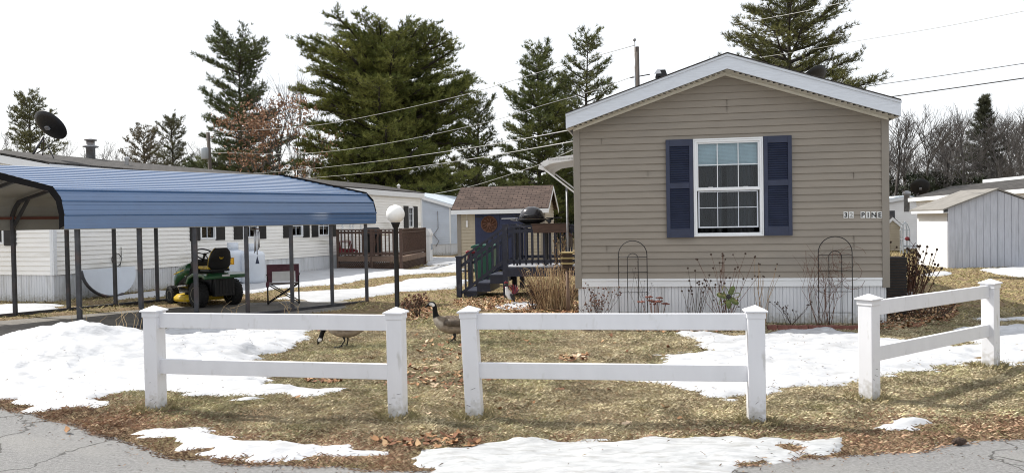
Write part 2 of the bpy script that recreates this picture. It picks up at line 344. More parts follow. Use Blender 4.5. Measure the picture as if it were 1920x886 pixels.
def lawn_z(X, Y):
    z = .022 + .02 * fbm(X, Y, .9, 3, 3) + .012 * fbm(X, Y, .16, 3, 9)
    dr = multi(ROAD, X, Y) + .07 * fbm(X, Y, .3, 4, 21)
    z = np.where(dr > -.22, z * np.clip(-dr / .22, 0, 1) - np.clip(dr, 0, .06) * 1.0, z)
    dd = multi(DRIVE, X, Y) + .05 * fbm(X, Y, .4, 3, 5)
    z = np.where(dd > -.15, z * np.clip(-dd / .15, 0, 1) - np.clip(dd, 0, .06) * 1.0, z)
    return z
def snow_d(X, Y, near=True):
    if near: return multi(SNOW, X, Y) + .20 * fbm(X * .8, Y, .6, 5, 31) + .22 * fbm(X * .45, Y * 1.4, .15, 4, 41) + .0
    return multi(SNOWM, X, Y) + .5 * fbm(X * .7, Y, 1.3, 5, 51) + .22 * fbm(X * .5, Y * 1.2, .4, 3, 53) - .03
def ice_d(X, Y): return multi(ICE, X, Y) + .14 * fbm(X, Y, .4, 4, 61) + .12 * fbm(X * .5, Y * 1.4, .12, 4, 63)
PILE = G(115, 688); PILE.y += .05
def pile(X, Y):
    q = ((X - PILE.x) / 1.15) ** 2 + ((Y - PILE.y - .25) / .75) ** 2
    q2 = ((X - PILE.x - 1.5) / .9) ** 2 + ((Y - PILE.y - .5) / .7) ** 2
    q3 = ((X - PILE.x + 1.3) / .9) ** 2 + ((Y - PILE.y) / .6) ** 2
    return (.36 * np.exp(-q) + .10 * np.exp(-q2) + .10 * np.exp(-q3)) * (1 + .22 * fbm(X, Y, .5, 4, 71))

def grid(x0, x1, y0, y1, s):
    xs = np.arange(x0, x1 + s / 2, s); ys = np.arange(y0, y1 + s / 2, s); X, Y = np.meshgrid(xs, ys); nx, ny = len(xs), len(ys)
    i = np.arange(nx * ny).reshape(ny, nx)
    Fq = np.stack([i[:-1, :-1], i[:-1, 1:], i[1:, 1:], i[1:, :-1]], -1).reshape(-1, 4); return X, Y, Fq
def sheet(name, X, Y, Z, Fq, m, keep=None, kind='structure', label=None, cat=None):
    V = np.stack([X.ravel(), Y.ravel(), Z.ravel()], 1)
    if keep is not None:
        k = keep.ravel(); Fq = Fq[k[Fq].any(1)]
        used = np.zeros(len(V), bool); used[Fq.ravel()] = True; idx = np.cumsum(used) - 1; V = V[used]; Fq = idx[Fq]
    o = arr_mesh(name, V, Fq, m, smooth=True); return tag(o, label, cat, kind=kind)

def stuff_on_snow(): pass
# ground sheets
g = MB(); g.quad((-900, -60, -.075), (900, -60, -.075), (900, 1500, -.075), (-900, 1500, -.075))
tag(g.build('ground', M['farground']), kind='structure', label='brown winter ground running out to the far woods', cat='ground')
X, Y, Fq = grid(-10.5, 10.5, 4.2, 13, .045)
tag(sheet('lawn', X, Y, lawn_z(X, Y), Fq, M['soil']), 'patchy dead winter lawn behind the road edge', 'lawn')
X2, Y2, Fq2 = grid(-26, 30, 13, 62, .25)
o2 = sheet('back_lawn', X2, Y2, np.maximum(lawn_z(X2, Y2), -.07) , Fq2, M['soil']); tag(o2, 'dead grass between the homes', 'lawn')
for sx in (-1, 1):
    Xs, Ys, Fs = grid(10.5 if sx > 0 else -30, 30 if sx > 0 else -10.5, 2, 13, .25)
    o_ = sheet('side_lawn', Xs, Ys, np.maximum(lawn_z(Xs, Ys), -.07), Fs, M['soil']); tag(o_, 'dead grass at the %s end of the frontage' % ('right' if sx > 0 else 'left'), 'lawn')
r = MB(); p = [(-60, -30), (60, -30), (60, 3.0), (9.5, 6.6), (0, 6.0), (-3, 6.6), (-4.8, 7.7), (-6.5, 8.6), (-9, 9.5), (-14, 11), (-30, 13), (-60, 13)]
r.add([(x, y, 0) for x, y in p], [tuple(range(len(p)))]); tag(r.build('road', M['asphalt']), 'grey asphalt lane curving along the bottom of the picture', 'road', kind='structure')
d = MB(); p = [(x, y, .004) for x, y in W([(-700, 650), (-200, 612), (150, 585), (450, 563), (660, 556), (680, 580), (560, 600), (330, 625), (262, 655), (100, 668), (-100, 710), (-500, 780)])]
d.add(p, [tuple(range(len(p)))[::-1]]); tag(d.build('driveway', M['slab']), 'grey driveway pad under the blue carport', 'driveway', kind='structure')
# snow
ds = snow_d(X, Y); lz = np.maximum(lawn_z(X, Y), 0)
Zs = np.where(ds > 0, lz + .040 * (1 - np.exp(-ds / .14)) + (pile(X, Y) + .05 * fbm(X * .8, Y * 1.5, .45, 4, 81) + .04 * fbm(X * .8, Y * 1.6, .13, 3, 83)) * np.clip(ds / .25, 0, 1), lz + ds * .7)
tag(sheet('snow', X, Y, Zs, Fq, M['snow'], keep=ds > -.05, kind='stuff'), 'melting snow lying in ragged patches with a low ploughed heap at the left', 'snow')
di = ice_d(X, Y)
Zi = np.where(di > 0, np.maximum(lz, 0) + .022 * (1 - np.exp(-di / .09)) + .022 * fbm(X * .8, Y * 1.5, .25, 4, 91) * np.clip(di / .1, 0, 1), lz + di * .8)
tag(sheet('roadside_ice', X, Y, Zi, Fq, M['ice'], keep=di > -.05, kind='stuff'), 'flat dirty ice patch spread along the road edge', 'ice')
X3, Y3, Fq3 = grid(-14, 24, 10.5, 42, .10)
dm = snow_d(X3, Y3, False)
Zm = np.where(dm > 0, np.maximum(lawn_z(X3, Y3), 0) + .05 * (1 - np.exp(-dm / .15)), np.maximum(lawn_z(X3, Y3), 0) + dm * .5)
tag(sheet('distant_snow', X3, Y3, Zm, Fq3, M['snow'], keep=dm > -.12, kind='stuff'), 'thin snow patches on the ground between the homes', 'snow')

# ------------------------------------------------------------ grass, needles, leaves
def scatter(n, x0, x1, y0, y1): return rng.uniform(x0, x1, n), rng.uniform(y0, y1, n)
def pick(x, y, near=True):
    z = lawn_z(x, y); ok = (z > (-.028 if near else .001)) & (multi(DRIVE, x, y) < .02)
    if near: ok &= (snow_d(x, y) < .0) & (ice_d(x, y) < 0)
    else: ok &= (snow_d(x, y, False) < 0) & (snow_d(x, y) < 0)
    return ok, z
def blades(name, x, y, z, L, wd, lay, cols, label, cat, z_off=0):
    n = len(x); az = rng.uniform(0, 2 * np.pi, n); el = rng.uniform(*lay, n)
    D = np.stack([np.cos(az) * np.cos(el), np.sin(az) * np.cos(el), np.sin(el)], 1); S = np.stack([-np.sin(az), np.cos(az), np.zeros(n)], 1)
    B = np.stack([x, y, z + z_off], 1); L = L[:, None]; wv = wd[:, None]
    V = np.stack([B - S * wv / 2, B + S * wv / 2, B + D * L * .6 + S * wv * .3 + np.array([0, 0, .004]), B + D * L * np.array([1, 1, .8])], 1).reshape(-1, 3)
    b = np.arange(n)[:, None] * 4; Fc = np.concatenate([b + np.array([[0, 1, 2]]), b + np.array([[0, 2, 3]])], 0)
    return tag(arr_mesh(name, V, Fc, M['blade'], colors=np.repeat(cols, 4, 0)), label, cat, kind='stuff')
def palette(n, pal, w): return np.array(pal)[rng.choice(len(pal), n, p=np.array(w) / sum(w))] * rng.uniform(.82, 1.15, (n, 1))
n = 760000
x, y = scatter(n, -6.5, 8.5, 5.0, 13)
keepv = rng.uniform(0, 1, n) < np.clip((7.5 / y) ** 1.6, 0, 1)
x, y = x[keepv], y[keepv]; ok, z = pick(x, y); x, y, z = x[ok], y[ok], np.maximum(z[ok], 0)
edge = np.clip(1.25 + multi(ROAD, x, y) / .75, 0, 1); patch = fbm(x, y, 1.0, 4, 101); patch2 = fbm(x, y, .35, 3, 111)
cs = palette(len(x), [(.48, .42, .29), (.40, .345, .23), (.33, .30, .185), (.30, .245, .17)], [4, 4, 2, 2])
grn = palette(len(x), [(.30, .285, .16), (.37, .335, .21), (.25, .245, .135)], [2, 2, 1]); brn = palette(len(x), [(.22, .135, .09), (.31, .20, .135), (.15, .095, .065), (.42, .31, .21)], [3, 3, 2, 1.8])
sel = rng.uniform(0, 1, len(x)) < np.clip(.3 + patch * 1.3, 0, .85); cs[sel] = grn[sel]
sel = rng.uniform(0, 1, len(x)) < np.clip(edge * 1.1 + patch2 * .3 - .05, 0, .95); cs[sel] = brn[sel]
clump = fbm(x, y, .22, 3, 121) + .5 * fbm(x, y, .07, 2, 131); cs = cs * (1 + .75 * clump)[:, None].clip(.45, 1.5)
L = rng.uniform(.02, .055, len(x)) * (1 + .5 * patch2 + .5 * clump) ; Wd = rng.uniform(.0016, .0032, len(x)) * (y / 7) ** .8
tufty = blades('dry_grass', x, y, z, L, Wd, (.05, .75), cs, 'matted straw coloured winter grass and fallen pine needles over the front lawn', 'grass')
n = 120000
x, y = scatter(n, -14, 20, 11.5, 34); ok, z = pick(x, y, False); x, y, z = x[ok], y[ok], z[ok]
cs = palette(len(x), [(.46, .38, .2), (.34, .28, .14), (.22, .21, .08)], [4, 3, 3])
blades('back_grass', x, y, z, rng.uniform(.05, .10, len(x)), rng.uniform(.008, .018, len(x)), (.05, .8), cs, 'rough dry grass between the homes', 'grass')

# litter on the snow
x, y = scatter(110000, -7.5, 8.5, 5.0, 12.5); dd_ = np.maximum(snow_d(x, y), ice_d(x, y)); k = (dd_ > .01) & (rng.uniform(0, 1, len(x)) < .045 + .5 * np.exp(-dd_ / .06)) & (rng.uniform(0, 1, len(x)) < .35 + .8 * fbm(x, y, .5, 3, 141)); x, y, dd_ = x[k], y[k], dd_[k]
zz = np.where(snow_d(x, y) > 0, np.maximum(lawn_z(x, y), 0) + .040 * (1 - np.exp(-np.maximum(snow_d(x, y), 0) / .14)) + (pile(x, y) + .05 * fbm(x * .8, y * 1.5, .45, 4, 81) + .04 * fbm(x * .8, y * 1.6, .13, 3, 83)) * np.clip(snow_d(x, y) / .25, 0, 1), np.maximum(lawn_z(x, y), 0) + .022 * (1 - np.exp(-np.maximum(ice_d(x, y), 0) / .09)))
blades('snow_litter', x, y, zz + .006, rng.uniform(.008, .05, len(x)), rng.uniform(.003, .009, len(x)), (0, .4), palette(len(x), [(.10, .07, .045), (.2, .13, .08), (.28, .24, .18)], [3, 2, 2]), 'specks of needles and grit frozen into the old snow', 'litter')
# grass tufts round the fence posts
tx, ty = [], []
for px, py in ((286, 777), (744, 795), (890, 792), (1424, 803), (1638, 757), (1866, 695)):
    q = G(px, py); a = rng.uniform(0, 6.283, 420); r_ = rng.uniform(.085, .19, 420) ; tx.append(q.x + r_ * np.cos(a)); ty.append(q.y + .075 + r_ * np.sin(a) * .9)
tx = np.concatenate(tx); ty = np.concatenate(ty)
blades('post_tufts', tx, ty, np.maximum(lawn_z(tx, ty), 0), rng.uniform(.03, .10, len(tx)), rng.uniform(.002, .004, len(tx)), (.5, 1.4), palette(len(tx), [(.36, .30, .18), (.28, .24, .13), (.22, .2, .1)], [3, 3, 2]), 'longer untrimmed grass round the feet of the fence posts', 'grass')
# grit along the road edge
x, y = scatter(26000, -7.5, 8.5, 4.6, 8.5); dr = multi(ROAD, x, y); k = (dr > -.10) & (dr < .45) & (rng.uniform(0, 1, len(x)) < np.exp(-np.maximum(dr, 0) / .14)) & (ice_d(x, y) < 0) & (snow_d(x, y) < 0); x, y = x[k], y[k]
blades('road_grit', x, y, np.maximum(lawn_z(x, y), 0) + .003, rng.uniform(.006, .035, len(x)), rng.uniform(.003, .008, len(x)), (0, .5), palette(len(x), [(.16, .10, .06), (.3, .2, .13), (.26, .25, .23), (.1, .08, .07)], [3, 2, 2, 2]), 'grit and pine needles scattered on the crumbling road edge', 'litter')

def leaves(name, P, size, pal, w, label, lift=.012):
    n = len(P); a = rng.uniform(0, 2 * np.pi, n); s = rng.uniform(size[0], size[1], n)
    out = np.array([(-1, 0, .25), (-.35, .34, 0), (.05, .22, -.05), (.4, .38, .12), (1, 0, .35), (.35, -.36, .1), (0, -.2, -.05), (-.4, -.33, .12)])
    V = np.repeat(out[None], n, 0) * s[:, None, None] * .5; V[:, :, 2] *= rng.uniform(.2, 2.0, n)[:, None]
    tl = rng.uniform(-.7, .7, n)[:, None]; V[:, :, 2] += V[:, :, 1] * tl
    ca, sa = np.cos(a)[:, None], np.sin(a)[:, None]; Vx = V[:, :, 0] * ca - V[:, :, 1] * sa; Vy = V[:, :, 0] * sa + V[:, :, 1] * ca
    V = np.stack([Vx, Vy, V[:, :, 2]], 2) + P[:, None, :] + np.array([0, 0, lift]); b = np.arange(n)[:, None] * 8
    Fc = np.concatenate([b + np.array([[0, 1, 2, 7]]), b + np.array([[7, 2, 6, 6]])[:, :4], b + np.array([[2, 3, 4, 5]])], 0)
    Fc = np.concatenate([b + np.array([[0, 1, 2]]), b + np.array([[0, 2, 6]]), b + np.array([[0, 6, 7]]), b + np.array([[2, 3, 4]]), b + np.array([[2, 4, 5]]), b + np.array([[2, 5, 6]])], 0)
    cs = np.repeat(palette(n, pal, w), 8, 0)
    return tag(arr_mesh(name, V.reshape(-1, 3), Fc, M['blade'], colors=cs), label, 'leaves', kind='stuff')
def inpoly(poly, n):
    P = np.array(W(poly)); lo, hi = P.min(0), P.max(0); x, y = scatter(n * 3, lo[0], hi[0], lo[1], hi[1]); k = sdf(P, x, y) > 0
    x, y = x[k][:n], y[k][:n]; return x, y, np.maximum(lawn_z(x, y), 0)
LP = []
for poly, n in (([(755, 566), (800, 560), (815, 585), (800, 604), (750, 606), (745, 590)], 420), ([(850, 566), (940, 560), (1085, 572), (1100, 604), (1000, 596), (900, 584), (850, 576)], 1100),
                ([(1080, 606), (1300, 603), (1430, 606), (1430, 622), (1250, 629), (1090, 622)], 1300), ([(1640, 585), (1800, 575), (1790, 606), (1690, 625), (1640, 628)], 700),
                ([(640, 690), (760, 690), (900, 700), (1000, 695), (870, 735), (700, 730)], 190), ([(530, 705), (640, 700), (640, 725), (560, 722)], 110), ([(1050, 670), (1110, 668), (1100, 682), (1050, 684)], 45),
                ([(780, 640), (900, 640), (900, 690), (780, 690)], 60), ([(310, 610), (1600, 640), (1900, 780), (100, 840)], 90), ([(700, 830), (900, 820), (900, 850), (720, 850)], 60),
                ([(880, 470), (1080, 520), (1080, 560), (870, 560)], 200)):
    x, y, z = inpoly(poly, n)
    if n < 400: k = snow_d(x, y) < 0; x, y, z = x[k], y[k], z[k]
    LP.append(np.stack([x, y, z + rng.uniform(0, .04 if n > 300 else .01, len(x))], 1))
leaves('fallen_leaves', np.concatenate(LP), (.05, .12), [(.30, .17, .09), (.42, .28, .16), (.16, .08, .05), (.55, .42, .30), (.2, .1, .06)], [4, 3, 3, 1.4, 3], 'curled brown oak leaves drifted over the lawn and beds')

# ------------------------------------------------------------ wall helper
def siding(mb, W_, z0, top, holes=(), h=.1016, proj=.019, xl=None, xr=None, mi=0, T=None):
    """lap siding facing -y; top: height or None with xl/xr(z) giving a gable"""
    xl = xl or (lambda z: 0.); xr = xr or (lambda z: W_)
    cuts = [z0]; k = z0 + h
    while k < top - 1e-4: cuts.append(k); k += h
    base = list(cuts); cuts += [top] + [c for hh in holes for c in (hh[2], hh[3]) if z0 < c < top]; cuts = sorted(set(round(c, 5) for c in cuts))
    for a, b in zip(cuts[:-1], cuts[1:]):
        if b - a < 1e-4: continue
        c0 = max(q for q in base if q <= a + 1e-5)
        ya = -proj * (1 - (a - c0) / h) ; yb = -proj * (1 - (b - c0) / h); m_ = (a + b) / 2
        spans = [(None, None)]
        for hx0, hx1, hz0, hz1 in holes:
            if hz0 < m_ < hz1:
                ns = []
                for s0, s1 in spans:
                    lo = s0 if s0 is not None else -1e9; hi = s1 if s1 is not None else 1e9
                    if hx1 <= lo or hx0 >= hi: ns.append((s0, s1)); continue
                    ns += [(s0, hx0), (hx1, s1)]
                spans = ns
        for s0, s1 in spans:
            A0 = xl(a) if s0 is None else s0; A1 = xr(a) if s1 is None else s1; B0 = xl(b) if s0 is None else s0; B1 = xr(b) if s1 is None else s1
            if A1 - A0 < 1e-3: continue
            mb.add([(A0, ya, a), (A1, ya, a), (B1, yb, b), (B0, yb, b)], [(0, 1, 2, 3)], mi, False, T)
            if abs(a - c0) < 1e-5: mb.add([(A0, 0, a), (A1, 0, a), (A1, ya, a), (A0, ya, a)], [(0, 1, 2, 3)], mi, False, T)
def skirting(mb, x0, x1, z0, z1, y=0., pitch=.1, T=None, mi=0):
    x = x0; pr = []
    while x < x1 - 1e-3:
        e = min(pitch, x1 - x); pr += [(x, y), (x + e * .42, y), (x + e * .46, y + .008), (x + e * .5, y), (x + e * .92, y), (x + e * .94, y + .012), (x + e * .98, y + .012)]; x += pitch
    pr.append((x1, y))
    for (a, b), (c, d_) in zip(pr[:-1], pr[1:]): mb.add([(a, b, z0), (c, d_, z0), (c, d_, z1), (a, b, z1)], [(0, 1, 2, 3)], mi, False, T)
def TR(x=0, y=0, z=0, rz=0): return Matrix.Translation((x, y, z)) @ Matrix.Rotation(rz, 4, 'Z')

def window(parent, x0, x1, z0, z1, y=-.01, fw=.05, shutters=0, mt=None, cols=3, blinds=True, T=None, detail=False):
    T = T or Matrix.Identity(4)
    fr = MB(T)
    for a, b, c, d_ in ((x0, x1, z1 - fw, z1), (x0, x1, z0, z0 + fw), (x0, x0 + fw, z0 + fw, z1 - fw), (x1 - fw, x1, z0 + fw, z1 - fw)): fr.bb(a, b, y - .035, y + .05, c, d_)
    w = fr.build('window', M['white'], parent, bevel=.006 if detail else 0)
    return w

# ------------------------------------------------------------ main tan house
HL = at(1083, 600, 12.05); HR = at(1665, 600, 11.3)
HL.z = HR.z = 0
hx = (HR - HL); HW = hx.length; hx.normalize(); hn = Vector((hx.y, -hx.x, 0)); HANG = math.atan2(hx.y, hx.x)
def hs(px, py, off=0):
    d = ray(px, py); o = Vector((0, 0, EYE)); P0 = HL + hn * off; t = (P0 - o).dot(hn) / d.dot(hn); q = o + d * t; return (q - HL).dot(hx), q.z
house = thing('mobile_home', 'tan vinyl sided home with its gable end and navy shuttered window facing the road', 'house', HL, HANG)
s_, ztop = hs(1363, 135); _, zeL = hs(1083, 240); _, zeR = hs(1655, 216)
zE = 2.98; zA = 3.72; cx = HW / 2
zb0 = (hs(1091, 540)[1] + hs(1656, 533)[1]) / 2; zb1 = (hs(1091, 525)[1] + hs(1656, 518)[1]) / 2
wx0, _ = hs(1300, 350); wx1, _ = hs(1431, 350); wz1 = (hs(1300, 261)[1] + hs(1430, 257)[1]) / 2; wz0 = (hs(1304, 444)[1] + hs(1431, 441)[1]) / 2
print('HOUSE', HW, zb0, zb1, 'win', wx0, wx1, wz0, wz1, 'eaves', zeL, zeR, ztop, s_)
slope = (zA - zE) / cx
XL = lambda z: max(.0, (z - zE) / slope) if z > zE else 0.
XRf = lambda z: HW - XL(z)
HLEN = 15.
w = MB(); hole = [(wx0 + .03, wx1 - .03, wz0 + .03, wz1 - .03)]
siding(w, HW, zb1, zA, hole, xl=XL, xr=XRf)
w.build('front_wall', M['tan'], house)
w = MB(); siding(w, HLEN, zb1, zE, T=TR(0, HLEN, 0, -math.pi / 2)); siding(w, HLEN, zb1, zE, T=TR(HW, 0, 0, math.pi / 2)); siding(w, HW, zb1, zA, T=TR(HW, HLEN, 0, math.pi), xl=XL, xr=XRf)
w.build('side_wall', M['tan'], house)
for k, xx in ((-1, 0), (1, HW)):
    w = MB(); w.bb(xx - .025 if k < 0 else xx - .075, xx + .075 if k < 0 else xx + .025, -.028, .0, zb0 - .02, zE + .05); w.bb(xx + k * .006, xx + k * .025, 0, .08, zb0 - .02, zE); w.build('corner_board', M['tantrim'], house, bevel=.004)
w = MB(); w.bb(.08, HW - .08, -.03, 0, zb0, zb1 - .03); w.bb(.08, HW - .08, -.04, 0, zb1 - .03, zb1 + .004); w.build('water_table', M['white'], house, bevel=.003)
w = MB(); skirting(w, 0.02, HW - .02, -.03, zb0 + .01, 0); skirting(w, 0, HLEN, -.03, zb0, T=TR(0.02, HLEN, 0, -math.pi / 2)); skirting(w, 0, HLEN, -.03, zb0, T=TR(HW - .02, 0, 0, math.pi / 2)); w.build('skirting', M['skirt'], house)
# roof
OV, OF, TH = .09, .34, .16
def rz_(x): return zA - abs(x - cx) * slope
rt = MB()
for sg in (-1, 1):
    xe = cx + sg * (cx + OV)
    pts = [(cx, zA + TH + .07), (xe, rz_(xe) + TH + .07), (xe, rz_(xe) + TH + .055), (cx, zA + TH + .055)]
    rt.prism(pts if sg > 0 else pts[::-1], -OF - .03, HLEN + .2)
ro = rt.build('roof', M['roofdark'], house); uv_planar(ro, (0, 1, 0), (1, 0, 0))
fb = MB()
for sg in (-1, 1):
    xe = cx + sg * (cx + OV)
    pts = [(cx, zA + TH + .052), (xe, rz_(xe) + TH + .052), (xe, rz_(xe) + .0), (cx, zA + .0)]
    fb.prism(pts if sg > 0 else pts[::-1], -OF, -OF + .025)
    pts = [(cx, zA + TH + .052), (xe + sg * .01, rz_(xe) + TH + .052), (xe + sg * .01, rz_(xe) + TH + .02), (cx, zA + TH + .02)]
    fb.prism(pts if sg > 0 else pts[::-1], -OF - .018, -OF - .001)
    fb.bb(xe - .012, xe + .012, -OF + .03, HLEN + .1, rz_(xe) + .0, rz_(xe) + TH + .05)
fb.build('fascia', M['fascia'], ro)
sf = MB()
for sg in (-1, 1):
    xe = cx + sg * (cx + OV - .012)
    a = (cx, -OF + .026, zA - .004); b = (xe, -OF + .026, rz_(xe) - .004); c = (xe, .0, rz_(xe) - .004); d_ = (cx, .0, zA - .004)
    sf.add([a, b, c, d_], [(0, 1, 2, 3)] if sg > 0 else [(3, 2, 1, 0)])
    nn = 30
    for k in range(1, nn):
        f_ = k / nn; xx = cx + (xe - cx) * f_; zz = rz_(xx) - .006
        sf.bb(xx - .004, xx + .004, -OF + .03, -.02, zz - .004, zz + .0)
        sf.bb(xx + .02, xx + .06, -OF + .045, -OF + .075, zz - .006 - sg * .04 * slope , zz + .001, 1)
    pts = [(cx, zA - .006), (xe - sg * .06, rz_(xe) - .006 + .06 * slope), (xe - sg * .06, rz_(xe) - .04 + .06 * slope), (cx, zA - .045)]
    sf.prism(pts if sg > 0 else pts[::-1], -.045, -.013)
sf.build('soffit', [M['soffit'], M['dark']], ro)
# roof vent
pv = at(1241, 150, 16.5); lv = house.matrix_world.inverted() if False else None
def hl(P): q = P - HL; return Vector((q.dot(hx), -q.dot(hn), P.z))
q = hl(at(1240, 140, 14.5)); zr = rz_(q.x) + TH
v = MB(); v.bb(q.x - .06, q.x + .06, q.y - .06, q.y + .06, zr, q.z - .02); v.prism([(q.x - .11, q.z - .05), (q.x + .11, q.z - .05), (q.x + .07, q.z + .07), (q.x - .07, q.z + .07)], q.y - .11, q.y + .11); v.build('roof_vent', M['black'], ro)
v = MB(); v.prism([(q.x - .13, q.z + .0), (q.x + .0, q.z + .0), (q.x - .03, q.z + .075), (q.x - .075, q.z + .075)], q.y - .125, q.y - .112); v.build('vent_cap', M['silver'], ro)
# window
wo = MB(); fw = .05
def frame(mb, x0, x1, z0, z1, fw, y0, y1):
    mb.bb(x0, x1, y0, y1, z1 - fw, z1); mb.bb(x0, x1, y0, y1, z0, z0 + fw); mb.bb(x0, x0 + fw, y0, y1, z0 + fw, z1 - fw); mb.bb(x1 - fw, x1, y0, y1, z0 + fw, z1 - fw)
frame(wo, wx0, wx1, wz0, wz1, .022, -.045, .06); frame(wo, wx0 + .022, wx1 - .022, wz0 + .022, wz1 - .022, .03, -.035, .06)
win = wo.build('window', M['white'], house, bevel=.004)
ix0, ix1, iz0, iz1 = wx0 + .052, wx1 - .052, wz0 + .052, wz1 - .052; zm = wz0 + (wz1 - wz0) * .5
us = MB(); frame(us, ix0, ix1, zm - .02, iz1, .022, -.015, .02); us.bb(ix0, ix1, -.03, .02, zm - .045, zm - .01)
for k in (1, 2): xx = ix0 + (ix1 - ix0) * k / 3; us.bb(xx - .006, xx + .006, -.004, .006, zm, iz1 - .02)
us.bb(ix0 + .02, ix1 - .02, -.003, .005, (zm + iz1) / 2 - .006, (zm + iz1) / 2 + .006)
for k in (.22, .78): xx = ix0 + (ix1 - ix0) * k; us.bb(xx - .035, xx + .035, -.028, -.012, zm - .008, zm + .008)
us.build('sash', M['white'], win, bevel=.002)
zl0 = iz0 + .075
ls = MB(); frame(ls, ix0 + .018, ix1 - .018, zl0, zm - .05, .018, .02, .045)
for k in (1, 2): xx = ix0 + (ix1 - ix0) * k / 3; ls.bb(xx - .005, xx + .005, .028, .036, zl0 + .01, zm - .06)
ls.bb(ix0 + .03, ix1 - .03, .029, .035, (zl0 + zm) / 2 - .005, (zl0 + zm) / 2 + .005)
ls.build('sash', M['fascia'], win)
gl = MB(); gl.bb(ix0 + .005, ix1 - .005, .001, .004, zm, iz1 - .004); gl.bb(ix0 + .02, ix1 - .02, .031, .0335, zl0, zm - .05); gl.build('pane', M['glass'], win)
bl = MB(); zt = iz1 - .02; zbl = (zm + iz1) / 2 + .02
k = 0
while zt - k * .02 > zbl:
    z_ = zt - k * .02; bl.add([(ix0 + .01, .046, z_), (ix1 - .01, .046, z_), (ix1 - .01, .054, z_ - .0185), (ix0 + .01, .054, z_ - .0185)], [(0, 1, 2, 3)]); k += 1
bl.bb(ix0 + .01, ix1 - .01, .05, .07, zbl - .03, zbl - .005)
bl.build('blind', M['blind'], win)
cu = MB(); rnd = random.Random(3)
for a, b in ((ix0 + .05, ix0 + (ix1 - ix0) * .42), (ix0 + (ix1 - ix0) * .50, ix1 - .06)):
    nseg = 40; pr = []
    for i in range(nseg + 1):
        u = i / nseg; pr.append((a + (b - a) * u, .13 + .04 * math.sin(u * 21 + a * 3) + .012 * math.sin(u * 47)))
    for (xa, ya), (xb, yb) in zip(pr[:-1], pr[1:]):
        cu.add([(xa, ya, iz0 - .05), (xb, yb, iz0 - .05), (xb, yb, iz1 + .05), (xa, ya, iz1 + .05)], [(0, 1, 2, 3)], 0, True)
cu.build('curtain', M['curtain'], win)
bx_ = MB(); bx_.add([(ix0 - .3, .06, iz0 - .3), (ix1 + .3, .06, iz0 - .3), (ix1 + .3, .06, iz1 + .3), (ix0 - .3, .06, iz1 + .3), (ix0 - .3, 1.2, iz0 - .3), (ix1 + .3, 1.2, iz0 - .3), (ix1 + .3, 1.2, iz1 + .3), (ix0 - .3, 1.2, iz1 + .3)], [(4, 5, 6, 7), (0, 4, 7, 3), (1, 2, 6, 5), (3, 7, 6, 2), (0, 1, 5, 4)]); bx_.build('dark_room', M['dark'], win)
# shutters
for a, b in (((1249, 262, 445), (1300,)), ((1431, 255, 441), (1484,))):
    x0 = hs(a[0], 350)[0]; x1 = hs(b[0], 350)[0]; z1 = hs((a[0] + b[0]) / 2, a[1])[1]; z0 = hs((a[0] + b[0]) / 2, a[2])[1]
    if a[0] < 1300: x1 = wx0 - .004
    else: x0 = wx1 + .004
    sh = MB(); fw_ = .055
    sh.bb(x0, x0 + fw_, -.060, -.005, z0, z1); sh.bb(x1 - fw_, x1, -.060, -.005, z0, z1)
    for c, d_ in ((z0, z0 + .13), (z1 - .1, z1), ((z0 + z1) / 2 + .0, (z0 + z1) / 2 + .085)): sh.bb(x0 + fw_, x1 - fw_, -.058, -.005, c, d_)
    sh.bb(x0 + fw_, x1 - fw_, -.028, -.005, z0 + .1, z1 - .09)
    for c, d_ in ((z0 + .13, (z0 + z1) / 2), ((z0 + z1) / 2 + .085, z1 - .1)):
        nn = int((d_ - c) / .033)
        for k in range(nn):
            zz = c + (k + .5) * (d_ - c) / nn
            sh.add([(x0 + fw_, -.055, zz - .012), (x1 - fw_, -.055, zz - .012), (x1 - fw_, -.030, zz + .014), (x0 + fw_, -.030, zz + .014), (x0 + fw_, -.030, zz - .012), (x1 - fw_, -.030, zz - .012)], [(0, 1, 2, 3), (0, 4, 5, 1)])
    sh.build('shutter', M['navy'], house, bevel=.002)
for px, py, n_ in ((1128, 267, 1), (1363, 212, 2), (1138, 472, 1), (1142, 508, 1), (1601, 470, 2), (1600, 330, 1), (1215, 330, 1)):
    x0, z0 = hs(px, py); k0 = round((z0 - zb1) / .1016); c = MB(); c.bb(x0 - .0015, x0 + .0015, -.0215, -.0, zb1 + k0 * .1016 + .004, zb1 + (k0 + n_) * .1016 - .004); c.build('lap_joint', M['lapj'], house)
